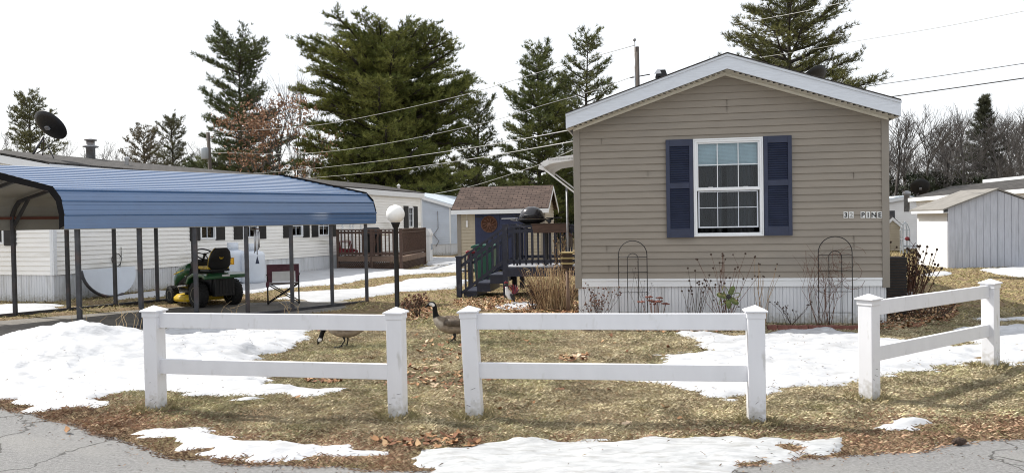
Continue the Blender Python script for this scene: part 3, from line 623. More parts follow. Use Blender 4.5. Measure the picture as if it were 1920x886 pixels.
# house number tiles
def glyph(ch, size, mt, parent, x, z, y, name):
    cd = bpy.data.curves.new('t', 'FONT'); cd.body = ch; cd.size = size; cd.extrude = .0012; cd.align_x = 'CENTER'; cd.offset = .0022
    t = bpy.data.objects.new('t', cd); col.objects.link(t); bpy.context.view_layer.update()
    me = bpy.data.meshes.new_from_object(t.evaluated_get(bpy.context.evaluated_depsgraph_get())); bpy.data.objects.remove(t)
    me.transform(Matrix.Translation((x, y, z)) @ Matrix.Rotation(R(90), 4, 'X')); me.materials.clear(); me.materials.append(mt)
    o = bpy.data.objects.new(name, me); col.objects.link(o); o.parent = parent; return o
for ch, a, b in (('3', 1581, 1589.5), ('2', 1591, 1600), ('P', 1613, 1621.5), ('I', 1623, 1631), ('N', 1633, 1642.5), ('E', 1644, 1653.5)):
    x0, zt_ = hs(a, 396.5); x1, zb_ = hs(b, 408.5)
    t = MB(); t.bb(x0, x1, -.02, -.014, zb_, zt_); to = t.build('number_tile', M['tile'], house)
    if ch == '2': to['label'] = 'faded tile reading 2'
    glyph(ch, (zt_ - zb_) * 1.0, M['letter'] if ch != '2' else M['faded'], to, (x0 + x1) / 2, zb_ + (zt_ - zb_) * .15, -.0225, 'number' if ch in '32' else 'letter')

# ------------------------------------------------------------ vinyl fence sections
def post_cap(parent, s, h):
    c = MB(); a = s / 2 + .006; b = s / 2 + .02
    c.bb(-a, a, -a, a, h - .075, h - .03); c.bb(-b, b, -b, b, h - .03, h - .018)
    c.add([(-b, -b, h - .018), (b, -b, h - .018), (b, b, h - .018), (-b, b, h - .018), (0, 0, h + .022)], [(0, 1, 4), (1, 2, 4), (2, 3, 4), (3, 0, 4)]); return c
PS, PH = .127, .905
def fence_section(A, B, lab, lean=0):
    A, B = Vector((A.x, A.y, 0)), Vector((B.x, B.y, 0)); d = B - A; L = d.length; root = thing('fence_section', lab, 'fence', A, math.atan2(d.y, d.x), 'white two-rail fence sections along the road')
    for k, xx in enumerate((0, L)):
        T = Matrix.Translation((xx, 0, 0)) @ (Matrix.Rotation(lean, 4, 'Y') if k == 0 and lean else Matrix.Identity(4))
        p = MB(T); p.bb(-PS / 2, PS / 2, -PS / 2, PS / 2, -.05, PH - .035); po = p.build('post', M['fence'], root, bevel=.006)
        c = post_cap(root, PS, PH); c.v = [tuple(T @ Vector(q)) for q in c.v]; c.build('cap', M['fence'], po, bevel=.003)
        rr = random.Random(int(A.x * 100) + k)
        for i in range(4):
            sc = MB(T)
            z_ = rr.uniform(.05, .3); x_ = rr.uniform(-.05, .03); l_ = rr.uniform(.01, .04)
            sc.beam((x_, -PS / 2 - .0008, z_), (x_ + l_, -PS / 2 - .0008, z_ + rr.uniform(-.02, .02)), .001, .0025)
            so_ = sc.build('scuff_mark', M['postdark'], po)
    for z0, z1 in ((.735, .862), (.342, .468)):
        r_ = MB(); x0 = PS / 2 - .012 + (math.sin(lean) * z0 if lean else 0)
        r_.bb(x0, L - PS / 2 + .012, -.02, .02, z0, z1); r_.build('rail', M['fence'], root, bevel=.004)
    return root
def pc(px, py, back=.075): q = G(px, py); q.y += back; return q
fence_section(pc(286, 777), pc(744, 795), 'white vinyl fence section at the left, in front of the snow heap and the carport')
fence_section(pc(890, 792), pc(1424, 803), 'middle white vinyl fence section, its left post leaning', lean=R(-2.2))
fence_section(pc(1638, 757), pc(1866, 695), 'white vinyl fence section at the right, its rails running away at an angle')

# ------------------------------------------------------------ blue carport
def gp(px, ratioY): return Vector(((px - 960) / F * ratioY, ratioY, 0))
CF0 = at(150, 600, 11.75); CF1 = at(690, 560, 15.7); CB0 = at(-208, 600, 13.0); CB1 = at(358, 560, 17.2)
for q in (CF0, CF1, CB0, CB1): q.z = 0
ORG = CF0.copy()
cp = thing('carport', 'long steel carport with a ribbed blue roof standing on thin legs', 'carport', ORG)
def cpt(u, v, z):     # u along, v across front->back
    a = CF0.lerp(CF1, u); b = CB0.lerp(CB1, u); q = a.lerp(b, v); return Vector((q.x - ORG.x, q.y - ORG.y, z))
Wd_ = (CB0 - CF0).length * .5 + (CB1 - CF1).length * .5
prof = [(-.035 / Wd_, 1.59), (-.035 / Wd_, 1.81), (.02 / Wd_, 2.02), (.17 / Wd_, 2.18)]
PK = 2.62
n_r = 12
def sect(ribs=True):
    pts = [prof[0]]
    for (v0, z0), (v1, z1) in zip(prof[:-1], prof[1:]):
        if ribs:      # one raised lap and two fine stiffening lines near the top of each panel
            dv, dz = v1 - v0, z1 - z0
            for f_, o in ((.28, 0), (.31, .003), (.34, 0), (.62, 0), (.65, .003), (.68, 0), (.86, 0), (.90, .022), (.985, .022)): pts.append((v0 + dv * f_ - o / Wd_, z0 + dz * f_ + o * .3))
        pts.append((v1, z1))
    v0, z0 = prof[-1]
    for k in range(n_r):
        f0 = k / n_r; f1 = (k + 1) / n_r; zz = lambda f: z0 + (PK - z0) * f; vv = lambda f: v0 + (.5 - v0) * f; e = 1 / n_r
        if ribs: pts += [(vv(f0 + e * .50), zz(f0 + e * .50)), (vv(f0 + e * .56), zz(f0 + e * .56) + .011), (vv(f0 + e * .86), zz(f0 + e * .86) + .011), (vv(f0 + e * .94), zz(f0 + e * .94))]
        if k == n_r - 1 or not ribs: pts.append((vv(f1), zz(f1)))
    full = pts + [(1 - v, z) for v, z in pts[::-1][1:]]
    return full
OU = .20 / (CF1 - CF0).length
def extrude(mb, pts, u0, u1, nseg=8, dz=0, flip=False, shrink=0):
    vs = []
    for i in range(nseg + 1):
        u = u0 + (u1 - u0) * i / nseg
        for v, z in pts: vs.append(cpt(u, .5 + (v - .5) * (1 - shrink), z + dz))
    n = len(pts); fs = [(i * n + j, (i + 1) * n + j, (i + 1) * n + j + 1, i * n + j + 1) for i in range(nseg) for j in range(n - 1)]
    mb.add(vs, [f[::-1] for f in fs] if flip else fs)
rf = MB(); extrude(rf, sect(True), -OU, 1 + OU, 14); rfo = rf.build('roof', M['bluemetal'], cp)
ce = MB(); extrude(ce, sect(False), -OU, 1 + OU, 4, dz=-.012, flip=True, shrink=.006)
for k in range(1, 9):
    pass
ce.build('ceiling', M['ceil'], rfo)
for u, w_ in ((-OU, .05), (1 + OU, .03)):
    tr = MB(); s0 = sect(False)
    for (v0, z0), (v1, z1) in zip(s0[:-1], s0[1:]):
        a0, b0 = cpt(u, v0, z0), cpt(u, v1, z1); sgn = -1 if u < 0 else 1; dd = (cpt(1, .5, 0) - cpt(0, .5, 0)).normalized() * .012 * sgn
        cen = cpt(u, .5, 1.6); lo = lambda p: p + (cen - p).normalized() * .085
        up = Vector((0, 0, .04))
        vs = [a0 + up, b0 + up, lo(b0), lo(a0)]; vs2 = [q + dd for q in vs]
        tr.add(vs2 + vs, [(0, 1, 2, 3), (0, 4, 5, 1), (3, 2, 6, 7)])
    tr.build('end_trim', M['flatblack'], rfo)
# legs: front row by position along the row, back row evenly
def uof(A, B, px):     # parameter along a ground line whose point projects to px
    lo, hi = -1., 2.
    def f(u): q = A.lerp(B, u); return 960 + F * q.x / q.y
    for _ in range(50):
        m_ = (lo + hi) / 2
        if f(m_) < px: lo = m_
        else: hi = m_
    return lo
Minv = Matrix.Translation(-ORG)
arch_in = [(v, z) for v, z in prof[1:]] + [(.5, PK)]
for i, px in enumerate((150, 266, 370, 466, 550, 625, 690)):
    u = uof(CF0, CF1, px); a = MB(); b = MB()
    a.beam(cpt(u, .012, -.02), cpt(u, .012, 1.85), .062, .062); a.build('leg', M['postdark'], cp, bevel=.005)
    a = MB(); a.beam(cpt(u, .988, -.02), cpt(u, .988, 1.85), .062, .062); a.build('leg', M['postdark'], cp, bevel=.005)
    ar = MB(); s0 = [(.012, 1.84), (.03, 1.99), (.055, 2.10), (.5, PK - .07)]
    for fl in (0, 1):
        ss = [((1 - v) if fl else v, z) for v, z in s0]
        for (v0, z0), (v1, z1) in zip(ss[:-1], ss[1:]): ar.beam(cpt(u, v0, z0), cpt(u, v1, z1), .055, .055)
        ar.beam(cpt(u, (1 - .014) if fl else .014, 1.62), cpt(u, (1 - .11) if fl else .11, 2.15), .045, .045)
    ar.build('roof_bow', M['postdark'], cp)
br = MB(); br.beam(cpt(-.01, .988, .04), cpt(1.01, .988, .04), .06, .06); br.beam(cpt(-.01, .012, .03), cpt(1.01, .012, .03), .06, .05); br.build('base_rail', M['postdark'], cp)
br = MB(); br.beam(cpt(-.02, .985, 1.80), cpt(1.02, .985, 1.80), .03, .05); br.build('side_rail', M['rust'], cp)
print('CARPORT width', Wd_, (CF1 - CF0).length)

# ------------------------------------------------------------ wind chime hanging from carport
P = at(481, 424, 13.9)
wc = thing('wind_chime', 'wind chime with long silver tubes hanging from the carport edge', 'wind chime', P)
c = MB(); c.lathe([(.05, -.06), (.055, -.05), (.055, -.045), (.01, -.04)], 12); c.tube([(0, 0, .08), (0, 0, -.045)], .003, 5); c.build('top_plate', M['wood'], wc)
for k in range(5):
    a = k * 2 * math.pi / 5; x_, y_ = .042 * math.cos(a), .042 * math.sin(a); c = MB(); c.tube([(x_, y_, -.05), (x_, y_, -.09)], .0015, 4); c.tube([(x_, y_, -.09), (x_, y_, -.38 - .03 * k)], .009, 8); c.build('tube', M['silver'], wc)
c = MB(); c.tube([(0, 0, -.05), (0, 0, -.52)], .0015, 4); c.prism([(-.035, -.66), (.035, -.66), (0, -.52)], -.004, .004); c.build('sail', M['navy'], wc)

# ------------------------------------------------------------ riding mower
P = G(395, 577); P.y += .35; P.z = .004
mw = thing('riding_mower', 'green and yellow riding lawn mower parked under the blue carport', 'lawn mower', (P.x - .02, P.y, .004), R(180 - 42))
def wheel(name, x, y, r, w_, hub, parent):
    T = Matrix.Translation((x, y, r)) @ Matrix.Rotation(R(90), 4, 'X')
    t = MB(T); h = w_ / 2; pr = [(hub, -h * .9), (r * .86, -h), (r * .97, -h * .75), (r, -h * .3), (r, h * .3), (r * .97, h * .75), (r * .86, h), (hub, h * .9)]
    t.lathe(pr, 28)
    for k in range(22):
        a = 2 * math.pi * k / 22
        for sg in (-1, 1): t.box((0, 0, 0), (.02, .02, h * .8), 0, Matrix.Rotation(a + sg * .06, 4, 'Z') @ Matrix.Translation((r - .002, 0, sg * h * .45)) @ Matrix.Rotation(sg * .5, 4, 'X'))
    wo_ = MB().build(name, M['tyre'], parent) if False else None
    wt = t.build('wheel', M['tyre'], parent)
    rm = MB(T); rm.lathe([(.02, -h * .55), (hub * .5, -h * .5), (hub * .75, -h * .7), (hub + .005, -h * .93), (hub + .005, h * .93), (hub * .75, h * .7), (hub * .5, h * .5), (.02, h * .55)], 24); rm.build('rim', M['rim'], wt)
    hb = MB(T); hb.lathe([(.022, -h * .75), (.022, h * .75)], 10); hb.build('hub_cap', M['black'], wt)
for sg in (-1, 1):
    wheel('w', 0, sg * .36, .255, .20, .135, mw); wheel('w', 1.17, sg * .34, .185, .15, .095, mw)
# hood lofted from sections
def loft(mb, secs, mi=0, cap=True):
    n = len(secs[0]); vs = [p for s_ in secs for p in s_]
    fs = [(i * n + j, i * n + (j + 1) % n, (i + 1) * n + (j + 1) % n, (i + 1) * n + j) for i in range(len(secs) - 1) for j in range(n)]
    if cap: fs += [tuple(range(n))[::-1], tuple((len(secs) - 1) * n + j for j in range(n))]
    mb.add(vs, fs, mi, True)
def hood_sec(x, w_, zb, zt): return [(x, -w_, zb), (x, -w_, (zb + zt) / 2), (x, -w_ * .88, zt - .07), (x, -w_ * .6, zt - .015), (x, 0, zt), (x, w_ * .6, zt - .015), (x, w_ * .88, zt - .07), (x, w_, (zb + zt) / 2), (x, w_, zb)]
h = MB(); loft(h, [hood_sec(.66, .26, .62, .865), hood_sec(.85, .26, .56, .85), hood_sec(1.1, .25, .46, .80), hood_sec(1.3, .225, .36, .73), hood_sec(1.42, .19, .34, .64), hood_sec(1.46, .15, .36, .54)]); h.build('hood', M['green'], mw)
h = MB(); loft(h, [hood_sec(.62, .235, .34, .80), hood_sec(1.05, .235, .34, .74), hood_sec(1.25, .2, .34, .6)]); h.bb(-.25, 1.25, -.17, .17, .24, .34); h.build('engine_bay', M['black'], mw)
h = MB()
for sg in (-1, 1): h.beam((.80, sg * .262, .71), (1.32, sg * .233, .60), .006, .022)
h.build('hood_stripe', M['yellow'], mw)
h = MB(); h.prism([(.50, .42), (.62, .42), (.66, .86), (.56, .93), (.48, .88)], -.2, .2); h.build('dashboard', M['black'], mw, bevel=.02)
h = MB(); h.tube([(.52, 0, .88), (.44, 0, 1.0)], .022, 8)
cs_ = Vector((.42, 0, 1.02)); ax = Vector((-.55, 0, .83)).normalized(); uu = ax.cross(Vector((0, 1, 0))); ring = [cs_ + (uu * math.cos(a) + Vector((0, 1, 0)) * math.sin(a)) * .19 for a in [2 * math.pi * k / 24 for k in range(25)]]
h.tube(ring, .014, 8, cap=False)
for a in (0, 2.1, 4.2): h.tube([cs_, cs_ + (uu * math.cos(a) + Vector((0, 1, 0)) * math.sin(a)) * .185], .011, 6)
h.ball(cs_, (.04, .04, .03)); h.build('steering_wheel', M['black'], mw)
h = MB(); # rear fender deck
pts = [(.40, .46), (.30, .60), (.12, .665), (-.30, .665), (-.42, .63), (-.42, .56), (-.34, .57), (-.28, .60), (.10, .60), (.25, .54), (.34, .44)]
h.prism(pts, -.44, .44); fo = h.build('fender', M['green'], mw, bevel=.02)
h = MB(); h.prism([(-.20, .30), (.28, .30), (.3, .6), (-.3, .6)], -.23, .23); h.bb(-.37, -.22, -.2, .2, .22, .58)
for k in range(6): h.bb(-.385, -.365, -.17 + k * .065, -.145 + k * .065, .26, .54)
h.build('rear_panel', M['black'], mw, bevel=.008)
h = MB(); h.bb(-.435, -.425, -.07, .09, .605, .645); h.build('plate_sticker', M['whitep'], mw)
h = MB(); h.bb(.3, .72, -.42, .42, .28, .31); h.build('footrest', M['black'], mw, bevel=.01)
# seat: black back shell, yellow pad
def seat_back(dx, wsc, mi_name, m_, t):
    s2 = MB(); secs = []
    for f_, w_, xx in ((0, .17, -.14), (.15, .235, -.15), (.5, .235, -.19), (.8, .2, -.23), (1, .13, -.245)):
        zz = .74 + f_ * .42; hw = w_ * wsc; x0 = xx + dx
        secs.append([(x0, -hw, zz), (x0 - t * .6, -hw * .92, zz), (x0 - t, 0, zz), (x0 - t * .6, hw * .92, zz), (x0, hw, zz), (x0 + t * .3, hw * .7, zz), (x0 - .01, 0, zz), (x0 + t * .3, -hw * .7, zz)])
    loft(s2, secs); return s2
st = seat_back(0, 1.0, 's', 0, .05); st.bb(-.16, .2, -.22, .22, .69, .74); st.bb(-.15, .0, -.12, .12, .66, .69); seat = st.build('seat', M['black'], mw, bevel=.012)
s3 = seat_back(.035, .99, 's', 0, .03); s3.bb(-.13, .26, -.225, .225, .742, .80); s3.build('seat_cushion', M['yellow'], seat, bevel=.02)
lg = MB(Matrix.Translation((-.243, 0, .98)) @ Matrix.Rotation(R(-90), 4, 'Y') @ Matrix.Rotation(R(8), 4, 'Y')); lg.lathe([(.045, .0), (.045, .003), (.036, .003), (.036, .0)], 20)
lg.tube([(.02, -.022, .003), (.018, .0, .003), (.0, .014, .003), (-.012, -.004, .003), (-.02, .02, .003)], .005, 5); lg.build('emblem', M['yellow'], seat)
# cutting deck
h = MB()
secs = []
for x_, w_ in ((.28, .34), (.36, .46), (.62, .52), (.86, .46), (.98, .30)): secs.append([(x_, -w_, .1), (x_, -w_, .17), (x_, -w_ * .85, .225), (x_, w_ * .85, .225), (x_, w_, .17), (x_, w_, .1)])
loft(h, secs); h.build('cutting_deck', M['yellow'], mw)
h = MB()
for sg in (-1, 1): h.beam((.62, sg * .3, .40), (.95, sg * .31, .37), .05, .035)
h.build('bumper_bar', M['silver'], mw, bevel=.01)
h = MB(); h.beam((1.17, -.34, .185), (1.17, .34, .185), .05, .05); h.beam((0, -.36, .255), (0, .36, .255), .07, .07); h.lathe([(.09, .22), (.09, .30), (.05, .33)], 14, M=Matrix.Translation((.6, .25, 0))); h.lathe([(.09, .22), (.09, .30), (.05, .33)], 14, M=Matrix.Translation((.6, -.25, 0))); h.build('axle', M['black'], mw)

# ------------------------------------------------------------ folding chair
P = G(530, 569); P.y += .1; P.z = .005
fc = thing('folding_chair', 'folding camp chair with a torn maroon back at the right end of the carport', 'chair', P, R(14))
W2 = .30
for sg in (-1, 1):
    c = MB(); c.tube([(sg * W2, -.22, 0), (sg * W2, .22, .0)], .014, 8); c.tube([(sg * W2, -.22, 0), (sg * W2, -.22, .56), (sg * W2, .20, .58)], .015, 8); c.build('arm_frame', M['iron'], fc)
    c = MB(); c.tube([(sg * W2, -.2, .38), (sg * W2, -.24, .80)], .012, 8); c.build('back_post', M['maroon'], fc)
    c = MB(); c.bb(sg * W2 - .025, sg * W2 + .025, -.2, .2, .575, .6); c.build('armrest', M['black'], fc, bevel=.008)
for y_ in (-.2, .2):
    c = MB(); c.tube([(-W2, y_, .02), (W2, y_ + .01, .40)], .012, 6); c.tube([(W2, y_, .02), (-W2, y_ - .01, .40)], .012, 6); c.build('cross_brace', M['iron'], fc)
c = MB(); c.bb(-W2, W2, -.21, .21, .395, .405); c.build('seat', M['drydk'], fc)
c = MB()
for a, b in ((-.29, -.21), (.24, .29)): c.bb(a, b, -.232, -.222, .44, .80)
c.bb(-.21, .24, -.236, -.226, .66, .80); bk = c.build('backrest', M['maroon'], fc)
c = MB(); c.bb(-.209, .239, -.231, -.227, .46, .66); c.build('mesh_panel', M['whitep'], bk)
c = MB(); c.ball((-.30, -.24, .40), (.035, .02, .07)); c.build('side_pouch', M['maroon'], fc)

# ------------------------------------------------------------ lamp post with globe
P = G(745, 578)
lp = thing('lamp_post', 'black lamp post with a round white globe at the end of the carport', 'lamp post', P)
c = MB(); c.lathe([(.055, -.03), (.055, .03), (.045, .05), (.043, 1.50), (.06, 1.52), (.07, 1.56), (.085, 1.58), (.085, 1.6)], 14); c.build('pole', M['black'], lp)
c = MB(); c.ball((0, 0, 1.755), .172, n=32); c.build('globe', M['globe'], lp)

# ------------------------------------------------------------ long white home on the left
A = Vector((-9.85, 16.9, 0)); B = Vector((-3.92, 34.06, 0)); dv = (B - A); WL = dv.length; wang = math.atan2(dv.y, dv.x)
wh = thing('mobile_home', 'long white sided home with black shutters behind the blue carport', 'house', A, rot=(0, R(.45), wang))
wx = dv.normalized(); wn = Vector((wx.y, -wx.x, 0))
def ws(px, py=420):
    d = ray(px, py); o = Vector((0, 0, EYE)); t = (A - o).dot(wn) / d.dot(wn); q = o + d * t; return (q - A).dot(wx), q.z
WS0, WE, WR = .60, 2.93, .40; WD = 4.4
wins = []   # x0,x1,z0,z1
for a, b in ((373, 402), (453, 482), (543, 566), (595, 617)):
    wins.append((ws(a)[0], ws(b)[0], 1.27, 2.3))
wins.append((ws(765)[0], ws(774)[0], ws(770, 420)[1], ws(770, 384)[1] + .05))
w = MB(); siding(w, WL, WS0, WE, holes=[(a + .03, b - .03, c + .03, d_ - .03) for a, b, c, d_ in wins])
siding(w, WD, WS0, WE + WR, T=TR(0, WD, 0, -math.pi / 2), xl=lambda z: max(0, (z - WE) / WR * WD / 2), xr=lambda z: WD - max(0, (z - WE) / WR * WD / 2), holes=[(2.35, 3.0, 1.27, 2.3)])
siding(w, WD, WS0, WE + WR, T=TR(WL, 0, 0, math.pi / 2), xl=lambda z: max(0, (z - WE) / WR * WD / 2), xr=lambda z: WD - max(0, (z - WE) / WR * WD / 2))
siding(w, WL, WS0, WE, T=TR(WL, WD, 0, math.pi)); w.build('wall', M['whitesiding'], wh)
w = MB(); skirting(w, 0, WL, -.3, WS0 + .01, .01, .15); skirting(w, 0, WD, -.3, WS0 + .01, .01, .15, T=TR(0, WD, 0, -math.pi / 2)); skirting(w, 0, WD, -.3, WS0, .01, T=TR(WL, 0, 0, math.pi / 2)); w.build('skirting', M['skirt'], wh)
for xx in (0, WL):
    w = MB(); w.bb(xx - .03, xx + .06, -.035, -.0, WS0, WE); w.bb(xx - .035, xx, 0, .06, WS0, WE); w.build('corner_board', M['white'], wh)
def winset(parent, x0, x1, z0, z1, T=None, sh=.24, grid_=(2, 2)):
    T = T or Matrix.Identity(4)
    w = MB(T); frame(w, x0, x1, z0, z1, .05, -.04, .02); wo_ = w.build('window', M['white'], parent)
    w = MB(T)
    for k in range(1, grid_[0]): xx = x0 + (x1 - x0) * k / grid_[0]; w.bb(xx - .01, xx + .01, .002, .012, z0 + .04, z1 - .04)
    for k in range(1, grid_[1] + 1): zz = z0 + (z1 - z0) * k / (grid_[1] + 1); w.bb(x0 + .04, x1 - .04, .001, .013, zz - .01, zz + .01)
    w.build('muntin', M['fascia'], wo_)
    w = MB(T); w.bb(x0 + .03, x1 - .03, .022, .026, z0 + .03, z1 - .03); w.build('pane', M['glass'], wo_)
    w = MB(T); w.bb(x0 + .02, x1 - .02, .10, .12, z0 + .02, z1 - .02); w.build('drapes', M['curtain'], wo_)
    if sh:
        for a, b in ((x0 - sh, x0 - .01), (x1 + .01, x1 + sh)):
            s_2 = MB(T); s_2.bb(a, b, -.035, -.01, z0 - .03, z1 + .03)
            k = z0 + .05
            while k < z1 - .05: s_2.bb(a + .03, b - .03, -.042, -.036, k, k + .022); k += .05
            s_2.build('shutter', M['black'], parent)
    return wo_
for k, (a, b, c, d_) in enumerate(wins): winset(wh, a, b, c, d_, sh=.38 if k < 4 else .42)
winset(wh, 2.35, 3.0, 1.27, 2.3, T=TR(0, WD, 0, -math.pi / 2), sh=.35)
# patio door behind deck rail
for a, b in ((640, 656), (660, 676)):
    x0, x1 = ws(a)[0], ws(b)[0]; winset(wh, x0, x1, .62, 2.45, sh=0, grid_=(1, 1))
rr_ = MB()
for sg in (0, 1):
    y0, y1 = (-.12, WD / 2) if sg == 0 else (WD + .12, WD / 2); ze = WE + .08
    rr_.add([(-.15, y0, ze), (WL + .15, y0, ze), (WL + .15, y1, WE + WR + .1), (-.15, y1, WE + WR + .1), (-.15, y0, ze - .04), (WL + .15, y0, ze - .04), (WL + .15, y1, WE + WR + .06), (-.15, y1, WE + WR + .06)],
            [(0, 1, 2, 3), (4, 7, 6, 5), (0, 4, 5, 1), (0, 3, 7, 4), (1, 5, 6, 2)])
wr = rr_.build('roof', M['roofdark'], wh); uv_planar(wr, (1, 0, 0), (0, 1, 0))
w = MB(); w.bb(-.14, WL + .14, -.118, -.095, WE - .16, WE + .037); w.bb(-.14, WL + .14, -.095, .0, WE - .16, WE - .14)
w.prism([(-.1, WE + .03), (WD / 2, WE + WR + .05), (WD + .1, WE + .03), (WD + .1, WE - .14), (WD / 2, WE + WR - .12), (-.1, WE - .14)], -.02, 0, M=TR(-.14, 0, 0, math.pi / 2)); w.build('fascia', M['white'], wr)
def roofpt(px, py, back=1.2):
    x_, z_ = ws(px, py); return x_
# chimney pipe
def ws_off(px, off):
    lo, hi = -6., 30.
    def f(x): q = A + wx * x - wn * off; return 960 + F * q.x / q.y
    for _ in range(50):
        m_ = (lo + hi) / 2
        if f(m_) < px: lo = m_
        else: hi = m_
    return lo
xx = ws_off(173, WD / 2 + .1)
w = MB(); w.lathe([(.11, WE + .2), (.11, WE + WR + .38), (.19, WE + WR + .40), (.19, WE + WR + .43), (.10, WE + WR + .45), (.10, WE + WR + .56), (.15, WE + WR + .57), (.15, WE + WR + .60), (.03, WE + WR + .62)], 16, M=Matrix.Translation((xx, WD / 2 + .1, 0))); w.build('chimney_pipe', M['steel'], wr)
xx = ws_off(240, .9); w = MB(); w.lathe([(.05, WE + .1), (.05, WE + .42), (.07, WE + .43), (.07, WE + .47)], 10, M=Matrix.Translation((xx, .9, 0))); w.build('vent_pipe', M['whitep'], wr)
xx = ws_off(749, 1.2); w = MB(); w.lathe([(.06, WE + .1), (.06, WE + .4), (.1, WE + .42), (.02, WE + .5)], 10, M=Matrix.Translation((xx, 1.2, 0))); w.build('vent_pipe', M['whitep'], wr)
# coil of cable on the wall
P0 = at(216, 486, 18.2); x_, z_ = ws(216, 486)
cc = MB(); cc.tube([(x_ + .14 * math.cos(a) * (1 + .05 * math.sin(3 * a)), -.035, z_ + .15 * math.sin(a)) for a in [k * .3 for k in range(44)]], .008, 5); cc.tube([(x_ + .14, -.035, z_ + .3), (x_ + .14, -.035, z_), (x_ + .05, -.035, z_ - .32), (x_ - .3, -.035, z_ - .38)], .008, 5); cc.build('cable_coil', M['iron'], wh)

# satellite dishes
def dish(loc, nrm, rad, asp, label, mast=None, feet=()):
    t = thing('satellite_dish', label, 'satellite dish', loc)
    n_ = Vector(nrm).normalized(); Mx = n_.to_track_quat('Z', 'X').to_matrix().to_4x4(); d_ = MB(Mx @ Matrix.Diagonal((1, asp, 1, 1)))
    d_.lathe([(.005, -.001), (rad * .4, .012), (rad * .75, .045), (rad, .09), (rad, .10), (rad * .75, .053), (rad * .4, .02), (.005, .008)], 32); d_.build('reflector', M['black'], t)
    if mast:
        m_ = MB(); m_.tube(mast, .022, 8); m_.build('mast', M['postdark'], t)
    for k, ft in enumerate(feet):
        m_ = MB(); m_.tube(ft, .012, 6); m_.build('brace', M['postdark'], t)
    m_ = MB(Mx); m_.bb(-.04, .04, -.05, .05, -.05, 0); m_.build('bracket', M['steel'], t)
    return t
def rel(a, b): return tuple(Vector(a) - Vector(b))
D0 = at(90, 239, 17.9)
fA, fB, fC = at(62, 289, 17.7), at(101, 297, 17.6), at(80, 291, 18.2)
md = at(82, 256, 17.85)
dish(D0, (.24, .72, .65), .385, 1.0, 'black satellite dish on a tripod on the white home roof', [rel(md, D0), rel(fA, D0)], [[rel(md, D0), rel(fB, D0)], [rel(md, D0), rel(fC, D0)]])

# white rounded panel leaning against skirting
P = G(150, 556); ph = wang
pn = thing('leaning_panel', 'pale half-round panel leaning on the skirting at the near corner of the long white home', 'panel', A + wx * .35 - Vector((wx.y, -wx.x, 0)) * -.42 , wang)
c = MB(Matrix.Rotation(R(-12), 4, 'X')); a_ = [(.2 + 1.35 * .5 * 2 * 0, .0)]
poly = [(.0, .66)] + [(.75 - .75 * math.cos(t), .62 - .60 * math.sin(t)) for t in [k * math.pi / 18 for k in range(19)]] + [(1.5, .66)]
c.prism([(x_ + .1, z_ + .03) for x_, z_ in poly[::-1]], -.02, .02); c.build('board', M['tank'], pn)
c = MB(Matrix.Rotation(R(-12), 4, 'X')); c.tube([(x_ + .1 - .03, -.03, z_ + .01) for x_, z_ in poly[:13]], .035, 8); c.build('rim', M['postdark'], pn)

# propane tanks
def tank(px, py, r_, h_, lab, label=False, base='iron'):
    P = at(px, py, 20.9); P.z = 0
    t = thing('propane_tank', lab, 'gas tank', P, 0, 'white propane tanks beside the long home')
    c = MB(); c.lathe([(r_ * .8, .05), (r_ * .97, .10), (r_, .16), (r_, h_ * .84), (r_ * .97, h_ * .89), (r_ * .85, h_ * .95), (r_ * .55, h_ * .985), (r_ * .1, h_)], 32); b = c.build('tank_body', M['tank'], t)
    c = MB(); c.lathe([(r_ * .44, h_ * .97), (r_ * .44, h_ + .18), (r_ * .40, h_ + .18), (r_ * .40, h_ * .985)], 24); c.build('collar', M['tank'], t)
    c = MB(); c.lathe([(.03, h_), (.03, h_ + .1), (.05, h_ + .1), (.05, h_ + .13)], 10); c.build('valve', M['steel'], t)
    c = MB(); c.lathe([(r_ * .72, -.02), (r_ * .72, .06)], 24); c.build('foot_ring', M['black'], t)
    if label:
        c = MB(); lb = MB(); vs = []; n_ = 10
        for i in range(n_ + 1):
            a = R(-128 + 62 * i / n_); 
            for z_ in (h_ * .60, h_ * .79): vs.append((math.cos(a) * (r_ + .003), math.sin(a) * (r_ + .003), z_))
        c.add(vs, [(2 * i, 2 * i + 2, 2 * i + 3, 2 * i + 1) for i in range(n_)], 0, True); co = c.build('warning_label', M['label'], b)
        def band(z0, z1, a0, a1, nm, m_):
            q = MB(); vs = []
            for i in range(n_ + 1):
                a = R(a0 + (a1 - a0) * i / n_)
                for z_ in (z0, z1): vs.append((math.cos(a) * (r_ + .006), math.sin(a) * (r_ + .006), z_))
            q.add(vs, [(2 * i, 2 * i + 2, 2 * i + 3, 2 * i + 1) for i in range(n_)], 0, True); return q
        q = MB()
        for z0, z1, a0, a1 in ((h_ * .775, h_ * .785, -125, -69), (h_ * .605, h_ * .615, -125, -69), (h_ * .605, h_ * .785, -70.5, -69), (h_ * .605, h_ * .785, -125, -123.5), (h_ * .745, h_ * .755, -122, -82), (h_ * .685, h_ * .693, -122, -82), (h_ * .71, h_ * .726, -119, -112), (h_ * .71, h_ * .726, -110, -98), (h_ * .71, h_ * .726, -96, -86), (h_ * .635, h_ * .652, -97, -90), (h_ * .635, h_ * .652, -88, -78)):
            q2 = band(z0, z1, a0, a1, '', None); q.add(q2.v, q2.f)
        q.build('label_print', M['rust'], b)
    return t
tank(438, 527, .325, .96, 'white propane tank with an orange warning label, behind the mower seat', True)
t2 = tank(475, 521, .31, .93, 'white propane tank behind the wind chime, without a label')

